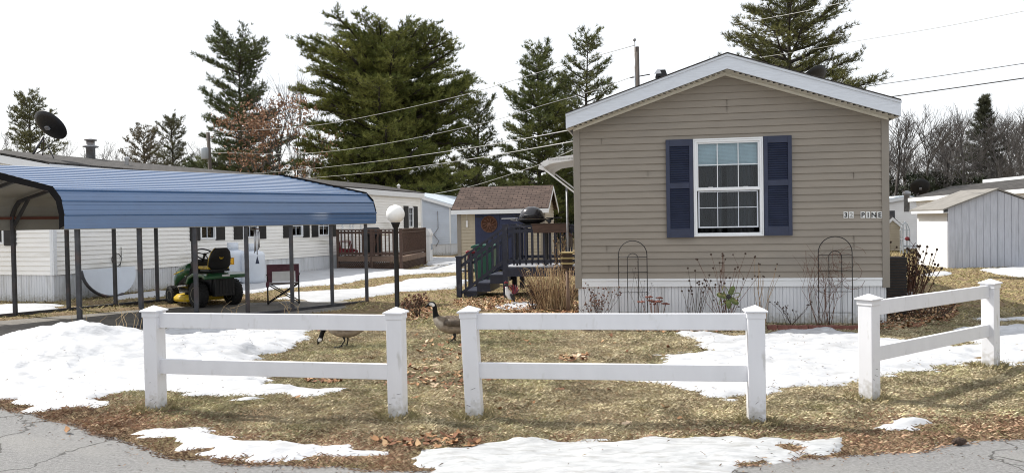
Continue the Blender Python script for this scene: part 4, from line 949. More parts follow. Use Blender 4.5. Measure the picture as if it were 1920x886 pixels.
# ------------------------------------------------------------ brown deck on white home
DA = at(634, 480, 27.2); DB = at(752, 480, 25.9); DC = at(797, 480, 29.6); DZ = .47
for q in (DA, DB, DC): q.z = 0
DD = A + wx * (WL * .80); 
dk = thing('wooden_deck', 'brown stained deck with baluster rails and lattice skirt on the long white home', 'deck', DB)
def dl(P): q = Vector(P) - DB; return (q.x, q.y, q.z)
c = MB(); poly = [DA, DB, DC, DD]
c.add([dl((q.x, q.y, DZ)) for q in poly] + [dl((q.x, q.y, DZ - .04)) for q in poly], [(0, 1, 2, 3), (7, 6, 5, 4), (0, 4, 5, 1), (1, 5, 6, 2)]); c.build('floor', M['woodlt'], dk)
c = MB(); n_ = (DB - DA).length
for P0, P1 in ((DA, DB), (DB, DC)):
    e = (P1 - P0).normalized(); nrm_ = Vector((e.y, -e.x, 0))
    c.beam(dl(P0 + nrm_ * .02 + Vector((0, 0, DZ - .09))), dl(P1 + nrm_ * .02 + Vector((0, 0, DZ - .09))), .03, .16)
c.build('rim_joist', M['woodlt'], dk)
c = MB()
for P0, P1 in ((DA, DB), (DB, DC)):
    L_ = (P1 - P0).length; e = (P1 - P0) / L_; h_ = DZ - .17; sp = .09; k = -h_
    while k < L_:
        for sg in (1, -1):
            a0, a1 = k, k + h_; z0, z1 = (0, h_) if sg > 0 else (h_, 0)
            if a0 < 0: z0 += (z1 - z0) * (-a0 / (a1 - a0)); a0 = 0
            if a1 > L_: z1 = z0 + (z1 - z0) * (L_ - a0) / (a1 - a0); a1 = L_
            if a1 - a0 > .02: c.beam(dl(P0 + e * a0 + Vector((0, 0, z0))), dl(P0 + e * a1 + Vector((0, 0, z1))), .008, .03)
        k += sp
c.build('lattice', M['wood'], dk)
def railing(parent, P0, P1, zf, zt, m_, sp=.13, bw=.035, tw=.09, loc=dl, posts=True, lowz=.1):
    L_ = (P1 - P0).length; e = (P1 - P0) / L_
    c = MB(); c.beam(loc(P0 + Vector((0, 0, zt))), loc(P1 + Vector((0, 0, zt))), tw, .04); c.beam(loc(P0 + Vector((0, 0, zt - .09))), loc(P1 + Vector((0, 0, zt - .09))), .03, .07); c.beam(loc(P0 + Vector((0, 0, zf + lowz))), loc(P1 + Vector((0, 0, zf + lowz))), .035, .07); ro_ = c.build('rail', m_, parent)
    n_ = max(2, int(L_ / sp))
    for k in range(1, n_):
        q = P0 + e * (L_ * k / n_); c = MB(); c.beam(loc(q + Vector((0, 0, zf + .03))), loc(q + Vector((0, 0, zt - .02))), bw, bw); c.build('baluster', m_, parent)
    return ro_
railing(dk, DA, DB, DZ, 1.37, M['wood'], .15, .04); railing(dk, DB, DC, DZ, 1.37, M['wood'], .15, .04)
for P0 in (DA, DA.lerp(DB, .55), DB, DC):
    c = MB(); c.beam(dl(P0 + Vector((0, 0, 0))), dl(P0 + Vector((0, 0, 1.4))), .09, .09); c.build('post', M['wood'], dk)
# red ride-on toy car, covered grill on that deck
P = at(652, 474, 27.4); P.z = DZ
ty = thing('toy_car', 'small red ride-on toy car on the brown deck', 'toy', P, R(20))
c = MB(); c.prism([(-.3, .08), (.32, .08), (.34, .2), (.16, .26), (.1, .26), (-.02, .24), (-.12, .26), (-.3, .3)], -.17, .17); c.build('body', M['red'], ty, bevel=.03)
c = MB(); c.tube([(.12, -.15, .24), (.08, -.15, .5), (-.24, -.15, .5), (-.26, -.15, .28)], .02, 8); c.tube([(.12, .15, .24), (.08, .15, .5), (-.24, .15, .5), (-.26, .15, .28)], .02, 8); c.bb(-.26, .1, -.16, .16, .49, .52); c.build('roof', M['red'], ty)
for x_ in (-.2, .22):
    for y_ in (-.18, .18): c = MB(Matrix.Translation((x_, y_, .07)) @ Matrix.Rotation(R(90), 4, 'X')); c.lathe([(.07, -.02), (.07, .02)], 14); c.build('wheel', M['whitep'], ty)
P = at(697, 478, 27.0); P.z = DZ
gr = thing('gas_grill', 'dark upright gas grill standing on the brown deck behind its rail', 'grill', P, R(20))
c = MB(); c.bb(-.3, .3, -.22, .22, .1, .72); c.build('cabinet', M['black'], gr, bevel=.02)
c = MB(); c.prism([(-.32, .72), (.32, .72), (.32, .86), (.2, .98), (-.2, .98), (-.32, .86)], -.26, .26); c.build('lid', M['postdark'], gr, bevel=.02)
c = MB(); c.bb(.32, .58, -.2, .2, .70, .74); c.build('side_shelf', M['cream'], gr)
c = MB(); c.prism([(-.14, 0), (-.06, 0), (.3, .9), (.22, .9)], -.3, -.27); c.build('stair_brace', M['wood'], gr)
for x_ in (-.25, .25): c = MB(Matrix.Translation((x_, -.22, .08)) @ Matrix.Rotation(R(90), 4, 'X')); c.lathe([(.08, -.02), (.08, .02)], 14); c.build('wheel', M['black'], gr)

# ------------------------------------------------------------ pale blue home behind
def gable_home(name, label, O, ang, W_, L_, zs, ze, rise, msid, mroof, msk='skirt', ov=.15, h=.1016, holes=(), side_holes=(), grp=None):
    t = thing(name, label, 'house', O, ang, grp)
    xl = lambda z: max(0, (z - ze) / rise * W_ / 2); xr = lambda z: W_ - xl(z)
    w = MB(); siding(w, W_, zs, ze + rise, xl=xl, xr=xr, holes=[(a + .03, b - .03, c + .03, d_ - .03) for a, b, c, d_ in holes], h=h); siding(w, L_, zs, ze, T=TR(0, L_, 0, -math.pi / 2), h=h); siding(w, L_, zs, ze, T=TR(W_, 0, 0, math.pi / 2), h=h); siding(w, W_, zs, ze + rise, T=TR(W_, L_, 0, math.pi), xl=xl, xr=xr, h=h); w.build('wall', msid, t)
    if zs > .1:
        w = MB(); skirting(w, 0, W_, -.1, zs + .005, .01, .15); skirting(w, 0, L_, -.1, zs, .01, .15, T=TR(0, L_, 0, -math.pi / 2)); skirting(w, 0, L_, -.1, zs, .01, .15, T=TR(W_, 0, 0, math.pi / 2)); w.build('skirting', M[msk], t)
    w = MB()
    for sg in (-1, 1):
        xe = W_ / 2 + sg * (W_ / 2 + ov); zz = ze - ov * rise / (W_ / 2); zc = ze + rise
        pts = [(W_ / 2, zc + .1), (xe, zz + .1), (xe, zz + .04), (W_ / 2, zc + .04)]; w.prism(pts if sg > 0 else pts[::-1], -ov, L_ + ov)
    r_ = w.build('roof', mroof, t); uv_planar(r_, (0, 1, 0), (1, 0, 0))
    w = MB()
    for sg in (-1, 1):
        xe = W_ / 2 + sg * (W_ / 2 + ov); zz = ze - ov * rise / (W_ / 2); zc = ze + rise
        pts = [(W_ / 2, zc + .06), (xe + sg * .004, zz + .06), (xe + sg * .004, zz - .08), (W_ / 2, zc - .08)]; w.prism(pts if sg > 0 else pts[::-1], -ov - .02, -ov + .003)
        w.bb(xe - .01, xe + .012, -ov, L_ + ov, zz - .08, zz + .06)
    w.build('fascia', M['white'], r_)
    for a, b, c, d_ in holes: winset(t, a, b, c, d_, sh=0)
    for xx in (0, W_):
        w = MB(); w.bb(xx - .03, xx + .03, -.03, 0, zs, ze); w.build('corner_board', M['white'], t)
    return t, r_
ANGP = HANG
O = at(845, 470, 37); O.z = 0; ex = Vector((math.cos(ANGP), math.sin(ANGP), 0))
bh, bhr = gable_home('mobile_home', 'pale blue sided home seen between the long white home and the brown roofed shed', O - ex * 4.3, ANGP, 4.3, 14, .55, 2.35, .65, M['bluesiding'], M['rooflight'])
for px, py in ((815, 378), (821, 374)):
    q = at(px, py, 40) - (O - ex * 4.3); x_ = q.dot(ex); c = MB(); c.lathe([(.09, 2.3), (.09, q.z + .0), (.13, q.z + .02), (.13, q.z + .1), (.03, q.z + .14)], 10, M=Matrix.Translation((min(x_, 4.1), 2.5, 0))); c.build('roof_vent', M['whitep'], bhr)
c = MB(); c.tube([(3.7, -.04, 2.1), (3.72, -.04, 1.3), (3.5, -.04, 1.0), (3.75, -.04, .7), (3.6, -.04, .45)], .018, 5); c.build('service_cable', M['steel'], bh)
P = G(803, 486); P = at(803, 486, 31.5); P.z = 0
cb = thing('utility_cabinet', 'narrow white cabinet standing at the far end of the long white home', 'cabinet', P, R(-10))
c = MB(); c.bb(-.21, .13, -.2, .2, .0, 1.05); c.build('body', M['whitep'], cb, bevel=.01)
c = MB(); c.prism([(-.23, 1.05), (.15, 1.05), (.15, 1.15), (.06, 1.32), (-.23, 1.32)], -.22, .22); c.build('hood', M['whitep'], cb)
c = MB(); c.bb(.13, .16, -.05, .12, .5, .72); c.build('latch_box', M['trans'], cb)

# ------------------------------------------------------------ tan shed with brown roof
SO = at(860, 500, 24.6); SO.z = 0
sh_w = 2.72
sd_ = thing('garden_shed', 'small tan shed with a brown shingle roof and blue double doors behind the porch steps', 'shed', SO, HANG)
SE, SR, SD = 2.02, .62, 2.4
w = MB(); dx0, dx1 = .55, 2.12
siding(w, sh_w, .12, SE, holes=[(dx0, dx1, 0.1, 1.93)]); xl = lambda z: max(0, (z - SE) / SR * SD / 2)
siding(w, SD, .12, SE + SR, T=TR(sh_w, 0, 0, math.pi / 2), xl=xl, xr=lambda z: SD - xl(z)); siding(w, SD, .12, SE + SR, T=TR(0, SD, 0, -math.pi / 2), xl=xl, xr=lambda z: SD - xl(z)); siding(w, sh_w, .12, SE, T=TR(sh_w, SD, 0, math.pi)); w.build('wall', M['cream'], sd_)
for xx in (0, sh_w):
    w = MB(); w.bb(xx - .02 if xx == 0 else xx - .1, xx + .1 if xx == 0 else xx + .02, -.03, 0, .05, SE); w.bb(xx if xx else -.02, xx + .02 if xx else 0, 0.001, .09, .05, SE); w.build('corner_board', M['tantrim'], sd_)
for a, b in ((dx0, (dx0 + dx1) / 2 - .005), ((dx0 + dx1) / 2 + .005, dx1)):
    w = MB(); w.bb(a, b, -.01, .03, .1, 1.93)
    k = a + .1
    while k < b - .05: w.bb(k - .004, k + .004, -.014, -.0101, .12, 1.9); k += .1
    for z_ in (.14, 1.83): w.bb(a + .01, b - .01, -.03, -.015, z_, z_ + .08)
    do = w.build('door', M['navyblue'] if 'navyblue' in M else mat('blue_door_paint', (.020, .028, .075), .5, .15), sd_)
    w = MB(); xx = a + .02 if a < 1 else b - .3
    for z_ in (.3, 1.72): w.bb(xx, xx + .26, -.038, -.031, z_, z_ + .03)
    w.build('hinge', M['iron'], do)
cxm, czm = 1.0, 1.50
w = MB(Matrix.Translation((cxm, -.03, czm)) @ Matrix.Rotation(R(90), 4, 'X')); w.lathe([(.26, 0), (.26, .015), (.235, .02), (.235, .005)], 28)
for k in range(10):
    a = k * .628; w.tube([(.06 * math.cos(a), .06 * math.sin(a), .01), (.13 * math.cos(a + .5), .13 * math.sin(a + .5), .014), (.23 * math.cos(a + .6), .23 * math.sin(a + .6), .01)], [.02, .03, .012], 5)
w.ball((0, 0, .01), (.08, .08, .02)); w.build('round_ornament', M['copper'], sd_)
w = MB(); w.prism([(.30, 1.80), (.36, 1.86), (.24, 1.86)], -.05, -.015); w.bb(.27, .33, -.06, -.014, 1.42, 1.62); w.tube([(.3, -.04, 1.86), (.3, -.04, 1.62)], .006, 5); w.build('lantern', M['whitep'], sd_)
w = MB(); ovx = .16
for sg in (0, 1):
    y0, y1 = (-.22, SD / 2) if sg == 0 else (SD + .22, SD / 2); ze = SE - .22 * SR / (SD / 2) + .07; zt_ = SE + SR + .07
    w.add([(-ovx, y0, ze), (sh_w + ovx, y0, ze), (sh_w + ovx, y1, zt_), (-ovx, y1, zt_), (-ovx, y0, ze - .03), (sh_w + ovx, y0, ze - .03), (sh_w + ovx, y1, zt_ - .03), (-ovx, y1, zt_ - .03)], [(0, 1, 2, 3), (4, 7, 6, 5), (0, 4, 5, 1), (0, 3, 7, 4), (1, 5, 6, 2)])
sr_ = w.build('roof', M['roofbrown'], sd_); uv_planar(sr_, (1, 0, 0), (0, 1.12, 0))
w = MB(); zf = SE - .22 * SR / (SD / 2) + .04; w.bb(-ovx + .01, sh_w + ovx - .01, -.225, -.2, zf - .13, zf); w.bb(-ovx + .01, sh_w + ovx - .01, -.2, 0, zf - .13, zf - .11)
for xx in (-ovx - .005, sh_w + ovx - .015):
    w.prism([(-.22, zf), (SD / 2, SE + SR + .04), (SD + .22, zf), (SD + .22, zf - .12), (SD / 2, SE + SR - .08), (-.22, zf - .12)], -.02, 0, M=TR(xx, 0, 0, math.pi / 2))
w.build('fascia', M['white'], sr_)

# ------------------------------------------------------------ navy porch deck with stairs beside the main house
PO = G(946, 560); PO.z = 0
pd = thing('porch_deck', 'navy painted porch deck with stairs on the left side of the tan home', 'deck', PO, HANG)
PZ, PT = .66, 1.47; PW, PD = 2.6, 2.2
I = lambda P: tuple(P)
c = MB(); c.bb(0, PW, .0, PD, PZ - .035, PZ); c.build('floor', mat('worn_grey_porch_boards', (.30, .31, .34), .7, .2, 6), pd)
c = MB(); c.bb(-.02, PW, -.03, .0, PZ - .2, PZ - .02); c.bb(-.03, 0, 0, PD, PZ - .2, PZ - .02); c.build('rim_joist', M['navydeck'], pd)
for x_, y_ in ((0.03, .02), (1.3, .02), (2.5, .02), (.03, PD - .05), (.03, 1.12)):
    c = MB(); c.bb(x_ - .05, x_ + .05, y_ - .045, y_ + .055, -.02, PT + .03 if x_ < 1 else PZ - .04); 
    if x_ < 1: c.bb(x_ - .065, x_ + .065, y_ - .06, y_ + .07, PT + .03, PT + .055)
    c.build('post', M['navydeck'], pd)
V3 = lambda x, y, z=0: Vector((x, y, z))
railing(pd, V3(.08, .02), V3(PW, .02), PZ, PT, M['navydeck'], .125, .035, .08, loc=I)
railing(pd, V3(.03, 1.17), V3(.03, PD - .05), PZ, PT, M['navydeck'], .125, .035, .08, loc=I)
railing(pd, V3(.03, PD), V3(PW, PD), PZ, PT, M['navydeck'], .125, .035, .08, loc=I)
for k in range(3):
    z_ = PZ - (k + 1) * PZ / 4; x1 = -.02 - k * .28
    c = MB(); c.bb(x1 - .30, x1, .02, 1.1, z_ - .035, z_); c.bb(x1 - .28, x1 - .26 + .26, .04, 1.08, 0 if k == 2 else z_ - PZ / 4 - .02, z_ - .036); c.build('step', M['navydeck'], pd)
for y_ in (0.02, 1.12):
    c = MB(); c.bb(-1.0, -.9, y_ - .05, y_ + .05, -.02, .86); c.bb(-1.015, -.885, y_ - .065, y_ + .065, .86, .885); c.build('newel_post', M['navydeck'], pd)
    c = MB(); c.beam((-.92, y_, .82), (.0, y_, PT - .03), .08, .04); c.beam((-.9, y_, .68), (.0, y_, PT - .17), .03, .06); c.beam((-.9, y_, .12), (.0, y_, PZ + .12), .035, .06); c.build('stair_rail', M['navydeck'], pd)
    for k in range(1, 8):
        f_ = k / 8; x_ = -.93 + .93 * f_; c = MB(); c.bb(x_ - .017, x_ + .017, y_ - .017, y_ + .017, .14 + (PZ) * f_ - .02, .80 + (PT - .82) * f_); c.build('baluster', M['navydeck'], pd)
# red bow
def ploc(x, y, z): return PO + hx * x - hn * y + Vector((0, 0, z))
P = ploc(-.95, 1.12, .885)
bw = thing('red_ribbon', 'red ribbon bow on the far newel post of the porch stairs', 'bow', P)
c = MB(); c.ball((-.05, 0, .035), (.06, .03, .04)); c.ball((.05, 0, .035), (.06, .03, .04)); c.ball((0, -.02, .035), .03); c.build('loops', M['red'], bw)
c = MB(); c.prism([(-.04, .02), (-.01, .02), (-.05, -.22), (-.09, -.2)], -.07, -.064); c.build('tail', M['maroon'], bw)
# gas grill on deck
P = ploc(.52, .5, PZ)
g2 = thing('portable_grill', 'black portable grill with a domed lid standing on the navy porch deck', 'grill', P, HANG)
gz = PT - PZ + .02
c = MB(); c.bb(-.36, .36, -.2, .2, gz - .04, gz)
for x_ in (-.3, .3):
    for y_ in (-.16, .16): c.bb(x_ - .018, x_ + .018, y_ - .018, y_ + .018, 0, gz - .04)
c.build('stand', M['black'], g2)
c = MB(); c.prism([(-.20, gz), (.2, gz), (.17, gz + .03), (-.17, gz + .03)], -.14, .14)
secs = []
for z_, a, b in ((.03, .14, .1), (.07, .24, .16), (.11, .30, .20), (.135, .31, .21)): secs.append([(a * math.cos(t), b * math.sin(t), gz + z_) for t in [k * math.pi / 10 for k in range(20)]])
loft(c, secs); c.build('firebox', M['black'], g2)
c = MB(); secs = []
for z_, a, b in ((.14, .27, .215), (.21, .26, .205), (.30, .215, .17), (.36, .15, .12), (.39, .07, .05)): secs.append([(a * math.cos(t), b * math.sin(t), gz + z_) for t in [k * math.pi / 10 for k in range(20)]])
loft(c, secs); ld = c.build('lid', mat('glossy_grill_lid', (.03, .03, .035), .2, .05, spec=.7, metal=.3), g2)
c = MB(); c.tube([(-.12, -.2, gz + .2), (-.12, -.25, gz + .21), (.12, -.25, gz + .21), (.12, -.2, gz + .2)], .012, 6); c.build('handle', M['black'], ld)
for sg in (-1, 1):
    c = MB(); c.bb(.32 * sg, .62 * sg, -.15, .15, gz + .14, gz + .16); c.tube([(.3 * sg, 0, gz + .1), (.45 * sg, 0, gz + .13)], .02, 6); c.build('side_shelf', M['silver'] if sg < 0 else M['black'], g2, bevel=.006)
c = MB(Matrix.Translation((.38, -.1, gz + .08))); c.ball((0, 0, 0), (.045, .045, .045)); c.build('gas_canister', M['postdark'], g2)
# planter box on rail
P = ploc(.98, -.1, PT - .13)
pb = thing('planter_box', 'dark brown planter box hung on the porch deck rail', 'planter', P, HANG)
c = MB(); c.prism([(-.33, 0), (.33, 0), (.37, .17), (-.37, .17)], -.1, .08); c.build('box', M['wood'], pb, bevel=.008)
c = MB(); c.bb(-.38, .38, -.11, .09, .17, .19); c.build('rim', M['drydk'], pb)
# hanging bird feeder at rail
P = ploc(1.35, -.12, PT - .3)
bf = thing('hanging_feeder', 'small brown hanging feeder on the porch rail to the right of the planter box', 'bird feeder', P, HANG)
c = MB(); c.bb(-.07, .07, -.06, .06, -.12, .1); c.build('box', M['pole'], bf); c = MB(); c.prism([(-.1, .1), (.1, .1), (0, .18)], -.09, .09); c.build('roof', M['wood'], bf); c = MB(); c.tube([(0, 0, .18), (0, 0, .3)], .005, 5); c.build('hook', M['iron'], bf)
# green bin
P = at(910, 520, 19.2); P.z = 0
bn = thing('rubbish_bin', 'green wheeled bin standing behind the porch stairs in front of the shed', 'bin', P, HANG)
c = MB(); secs = [[(-a, -b, z_), (a, -b, z_), (a, b, z_), (-a, b, z_)] for a, b, z_ in ((.2, .2, .06), (.25, .26, .95))]; n0 = len(c.v); c.add([p for s_ in secs for p in s_], [(0, 1, 5, 4), (1, 2, 6, 5), (2, 3, 7, 6), (3, 0, 4, 7), (3, 2, 1, 0), (4, 5, 6, 7)]); c.build('body', M['binblue'], bn, bevel=.02)
c = MB(); c.prism([(-.29, .95), (.29, .95), (.28, 1.0), (.2, 1.03), (-.2, 1.03), (-.28, 1.0)], -.3, .3); c.build('lid', M['binblue'], bn, bevel=.01)
for x_ in (-.2, .2): c = MB(Matrix.Translation((x_, .22, .1)) @ Matrix.Rotation(R(90), 4, 'Y')); c.lathe([(.1, -.03), (.1, .03)], 16); c.build('wheel', M['tyre'], bn)
# rooster
P = G(955, 566); P.y -= .9; P = G(957, 572)
rs = thing('rooster_statue', 'painted tin rooster with a white body and a red curled tail under the porch deck', 'statue', P, R(5))
c = MB(); c.tube([(-.07, 0, .36), (-.06, 0, .30), (-.04, 0, .24), (.0, 0, .17), (.05, 0, .12)], [.03, .045, .075, .085, .03], 10, flat=.5); c.build('body', M['whitep'], rs)
c = MB(); c.ball((-.075, 0, .39), (.038, .025, .035)); c.prism([(-.11, .385), (-.14, .37), (-.11, .365)], -.008, .008); c.build('head', M['rack'], rs)
c = MB()
for x_, z_ in ((-.10, .425), (-.08, .44), (-.055, .43)): c.ball((x_, 0, z_), (.014, .008, .024), n=8)
c.ball((-.1, 0, .35), (.012, .01, .02), n=8); c.build('comb', M['red'], rs)
c = MB(); c.tube([(.0, -.05, .22), (.05, -.055, .15), (.08, -.05, .07)], [.02, .05, .01], 8, flat=.3); c.build('wing', M['rack'], rs)
for k in range(6):
    a0 = -.2 + k * .3; c = MB(); c.tube([(.04 + .16 * t * math.cos(a0 + t * .8), 0, .2 + .18 * t * math.sin(a0 + t * .8) + .02) for t in (0, .3, .6, .85, 1)], [.01, .018, .02, .016, .006], 7, flat=.4); c.build('tail_feather', M['red' if k % 2 else 'maroon'], rs)
for x_ in (.0, .05): c = MB(); c.tube([(x_, 0, .12), (x_ + .01, 0, .03), (x_ - .01, 0, .0)], .006, 5); c.tube([(x_ - .03, 0, .002), (x_ + .03, 0, .002)], .006, 5); c.build('leg', M['yellow'], rs)
# birdhouse on post
P = G(1066, 588); P.y += .05
bp_ = thing('birdhouse', 'weathered tiered birdhouse on a wooden post beside the left corner of the tan home', 'birdhouse', P, HANG)
c = MB(); c.tube([(0, 0, -.02), (.0, 0, .40), (-.01, 0, .78)], [.032, .028, .025], 8); c.build('post', M['woodlt'], bp_)
for k, z_ in enumerate((.78, .87, .96)):
    c = MB(); c.bb(-.08, .08, -.08, .08, z_, z_ + .065); c.build('box', M['drydk'], bp_)
    c = MB(); c.prism([(-.12, z_ + .066), (.12, z_ + .066), (.1, z_ + .09), (-.1, z_ + .09)], -.12, .12); c.build('tier_roof', mat('straw_painted_wood', (.34, .27, .13), .8, .2) if k == 0 else bpy.data.materials['straw_painted_wood'], bp_)
# awning on left wall of the main house (over the porch)
aw = thing('door_awning', 'white scalloped metal awning over the porch on the left side of the tan home', 'awning', HL, HANG)
def hlp(px, py, Y): return hl(at(px, py, Y))
AY0, AY1 = 14.6, 17.5
E0 = hlp(1014, 312, AY0); T0 = hlp(1030, 298, AY0); W0 = hlp(1076, 295, AY0)
yy0 = E0.y; xe_, xt_, xw_ = E0.x, T0.x, .0
c = MB(); n_ = 14; ylen = 2.2
pr = [(xw_, W0.z + .05), (xt_ + .1, T0.z + .0), (xt_, T0.z - .015), (xe_ + .02, E0.z + .05), (xe_, E0.z - .03)]
for i in range(n_):
    y0 = yy0 + ylen * i / n_; y1 = y0 + ylen / n_ * .55; y2 = y0 + ylen / n_
    for (xa, za), (xb, zb_) in zip(pr[:-1], pr[1:]):
        c.add([(xa, y0, za), (xa, y1, za), (xb, y1, zb_), (xb, y0, zb_)], [(0, 1, 2, 3)]); c.add([(xa, y1, za - .03), (xa, y2, za - .03), (xb, y2, zb_ - .03), (xb, y1, zb_ - .03)], [(0, 1, 2, 3)])
        c.add([(xa, y1, za), (xa, y1, za - .03), (xb, y1, zb_ - .03), (xb, y1, zb_)], [(0, 1, 2, 3)])
c.build('canopy', M['whitep'], aw)
c = MB()
for k in range(len(pr) - 1):
    (xa, za), (xb, zb_) = pr[k], pr[k + 1]; c.beam((xa, yy0 - .01, za - .03), (xb, yy0 - .01, zb_ - .03), .012, .10)
for k in range(14):
    xa = xw_ + (xt_ - xw_) * (k + .5) / 14; c.lathe([(.02, -.006), (.02, .006)], 10, M=Matrix.Translation((xa, yy0 - .01, W0.z - .03)) @ Matrix.Rotation(R(90), 4, 'X'))
c.build('scalloped_edge', M['whitep'], aw)
for yy in (yy0 + .02, yy0 + ylen - .02):
    c = MB(); q = hlp(1080, 366, AY0); c.beam((xe_ + .02, yy, E0.z - .02), (0.0, yy, E0.z - .02 - (abs(xe_)) * .78), .03, .03); c.build('strut', M['whitep'], aw)
P = at(1064, 430, 15.6); 
# downpipe/pole by the porch
P.z = PZ
pp = thing('porch_pole', 'thin grey pole standing on the porch deck under the awning', 'pole', (P.x, P.y, PZ))
c = MB(); c.tube([(0, 0, 0), (0, 0, at(1064, 352, 15.6).z - PZ)], .022, 8); c.build('tube', M['steel'], pp)
c = MB(); zt_ = at(1064, 352, 15.6).z - PZ; c.tube([(0, 0, zt_ - .02), (-.03, 0, zt_ + .06), (-.09, 0, zt_ + .06)], .012, 6); c.build('hook', M['steel'], pp)

# ------------------------------------------------------------ trellises, garden plants
def trellis(px0, px1, ytop, off, ground_z, lab):
    x0, _ = hs((px0 + px1) / 2, 540, off); zt_ = hs((px0 + px1) / 2, ytop, off)[1]; w_ = (px1 - px0) / F * 11.4
    P = HL + hx * x0 + hn * off; t = thing('garden_trellis', lab, 'trellis', P, HANG, 'arched wire trellises against the tan home')
    r_ = w_ / 2; zc = zt_ - r_
    c = MB(); c.tube([(-r_, 0, -.03), (-r_, 0, zc)] + [(-r_ * math.cos(a), 0, zc + r_ * math.sin(a)) for a in [k * math.pi / 14 for k in range(1, 14)]] + [(r_, 0, zc), (r_, 0, -.03)], .0065, 6); c.build('outer_arch', M['iron'], t)
    ri = r_ * .38; zi = zt_ - r_ * .9 - ri
    c = MB(); c.tube([(-ri, 0, -.03), (-ri, 0, zi)] + [(-ri * math.cos(a), 0, zi + ri * math.sin(a)) for a in [k * math.pi / 10 for k in range(1, 10)]] + [(ri, 0, zi), (ri, 0, -.03)], .0055, 6); c.build('inner_arch', M['iron'], t)
    for f_ in (.20, .48, .76, .97): c = MB(); c.tube([(-r_, .004, zc * f_), (r_, .004, zc * f_)], .005, 5); c.build('cross_bar', M['iron'], t)
    return t
trellis(1160, 1214, 451, .30, 0, 'arched wire trellis at the left side of the tan wall, nearly bare')
trellis(1537, 1596, 443, .26, 0, 'arched wire trellis at the right side of the tan wall with dead vine on it')
def stems(name, lab, cat, P, n, hgt, spread, m_, heads=None, curv=.1, r_=.004, seed=0, branch=0, base=.05, grp=None, headr=.012):
    rr = random.Random(seed); t = thing(name, lab, cat, P, 0, grp); c = MB(); hd = MB()
    for k in range(n):
        a = rr.uniform(0, 6.283); sp = rr.uniform(0, 1) ** .7 * spread; b0 = Vector((rr.uniform(-base, base), rr.uniform(-base, base) * .6, -.01)); H_ = rr.uniform(hgt * .55, hgt)
        tip = b0 + Vector((math.cos(a) * sp, math.sin(a) * sp * .5, H_)); mid = b0.lerp(tip, .5) + Vector((rr.uniform(-curv, curv), rr.uniform(-curv, curv), rr.uniform(0, curv))) * .6
        q1 = b0.lerp(mid, .5) + Vector((rr.uniform(-1, 1), 0, 0)) * curv * .15; q2 = mid.lerp(tip, .5) + Vector((rr.uniform(-1, 1), 0, 0)) * curv * .2
        c.tube([b0, q1, mid, q2, tip], [r_, r_ * .9, r_ * .8, r_ * .65, r_ * .5], 4)
        for j in range(branch):
            f_ = rr.uniform(.35, .9); bb_ = b0.lerp(mid, f_ * 2) if f_ < .5 else mid.lerp(tip, f_ * 2 - 1); tt = bb_ + Vector((rr.uniform(-1, 1) * .45, rr.uniform(-.3, .3), rr.uniform(.2, .9))) * H_ * .3
            c.tube([bb_, bb_.lerp(tt, .5) + Vector((0, 0, .01)), tt], [r_ * .55, r_ * .45, r_ * .35], 3)
            if heads and rr.random() < .7: c.ball(tt, headr * .8, 1, n=6)
        if heads: c.ball(tip, headr, 1, n=6)
    c.build('stems', [m_, heads or m_], t)
    return t
def wallp(px, off, dy=0): x0, _ = hs(px, 560, off); return HL + hx * x0 + hn * off
def hh(px, py, off): return hs(px, py, off)[1]
stems('dead_coneflower', 'tall dead coneflower stems with dark round heads left of the middle fence post top', 'plant', wallp(1300, .4), 16, hh(1300, 500, .4), .30, M['drydk'], M['drydk'], seed=1, grp='dead flower stems below the window', headr=.016, r_=.0045)
stems('dead_coneflower', 'tallest dead coneflower stems standing under the shuttered window', 'plant', wallp(1360, .45), 22, hh(1360, 470, .45), .48, M['dryred'], M['drydk'], seed=2, branch=1, grp='dead flower stems below the window', headr=.016, r_=.0045)
stems('dead_coneflower', 'dead flower stems leaning right beside the middle fence post', 'plant', wallp(1430, .4), 10, hh(1440, 470, .4), .30, M['dryst'], M['drydk'], seed=3, grp='dead flower stems below the window', r_=.004)
stems('dead_bush', 'low twiggy brown bush at the left corner of the white skirting', 'bush', wallp(1120, .45), 22, .62, .35, M['drydk'], M['dryred'], seed=4, branch=4, r_=.004, headr=.014)
stems('dead_bush', 'thin dark stems drooping low between the middle post and right trellis', 'bush', wallp(1480, .35), 8, .42, .42, M['drydk'], M['drydk'], seed=5, branch=3, r_=.004)
stems('dead_vine', 'tangle of dead vine climbing the right wire trellis', 'vine', wallp(1545, .30), 16, 1.2, .30, M['dryred'], None, seed=6, branch=5, curv=.3, r_=.0035, base=.1)
stems('dead_vine', 'sparse dead vine strands beside the left wire trellis', 'vine', wallp(1205, .32), 5, 1.0, .22, M['drydk'], M['drydk'], seed=16, branch=2, curv=.15, r_=.003, base=.05, headr=.008)
# curly vine strands on right trellis
rr = random.Random(8); t = thing('dead_vine', 'curled dead tendrils hanging in the top half of the right wire trellis', 'vine', wallp(1570, .28)); c = MB()
for k in range(16):
    x0_, z0_ = rr.uniform(-.15, .25), rr.uniform(.5, 1.0); pts = []; ra = rr.uniform(.08, .2)
    for j in range(9): a = j * .45 + rr.uniform(-.2, .2); pts.append((x0_ + ra * math.cos(a + k), rr.uniform(-.03, .03), z0_ + ra * math.sin(a + k) * .8))
    c.tube(pts, .0028, 4)
c.build('tendril', M['dryred'], t)
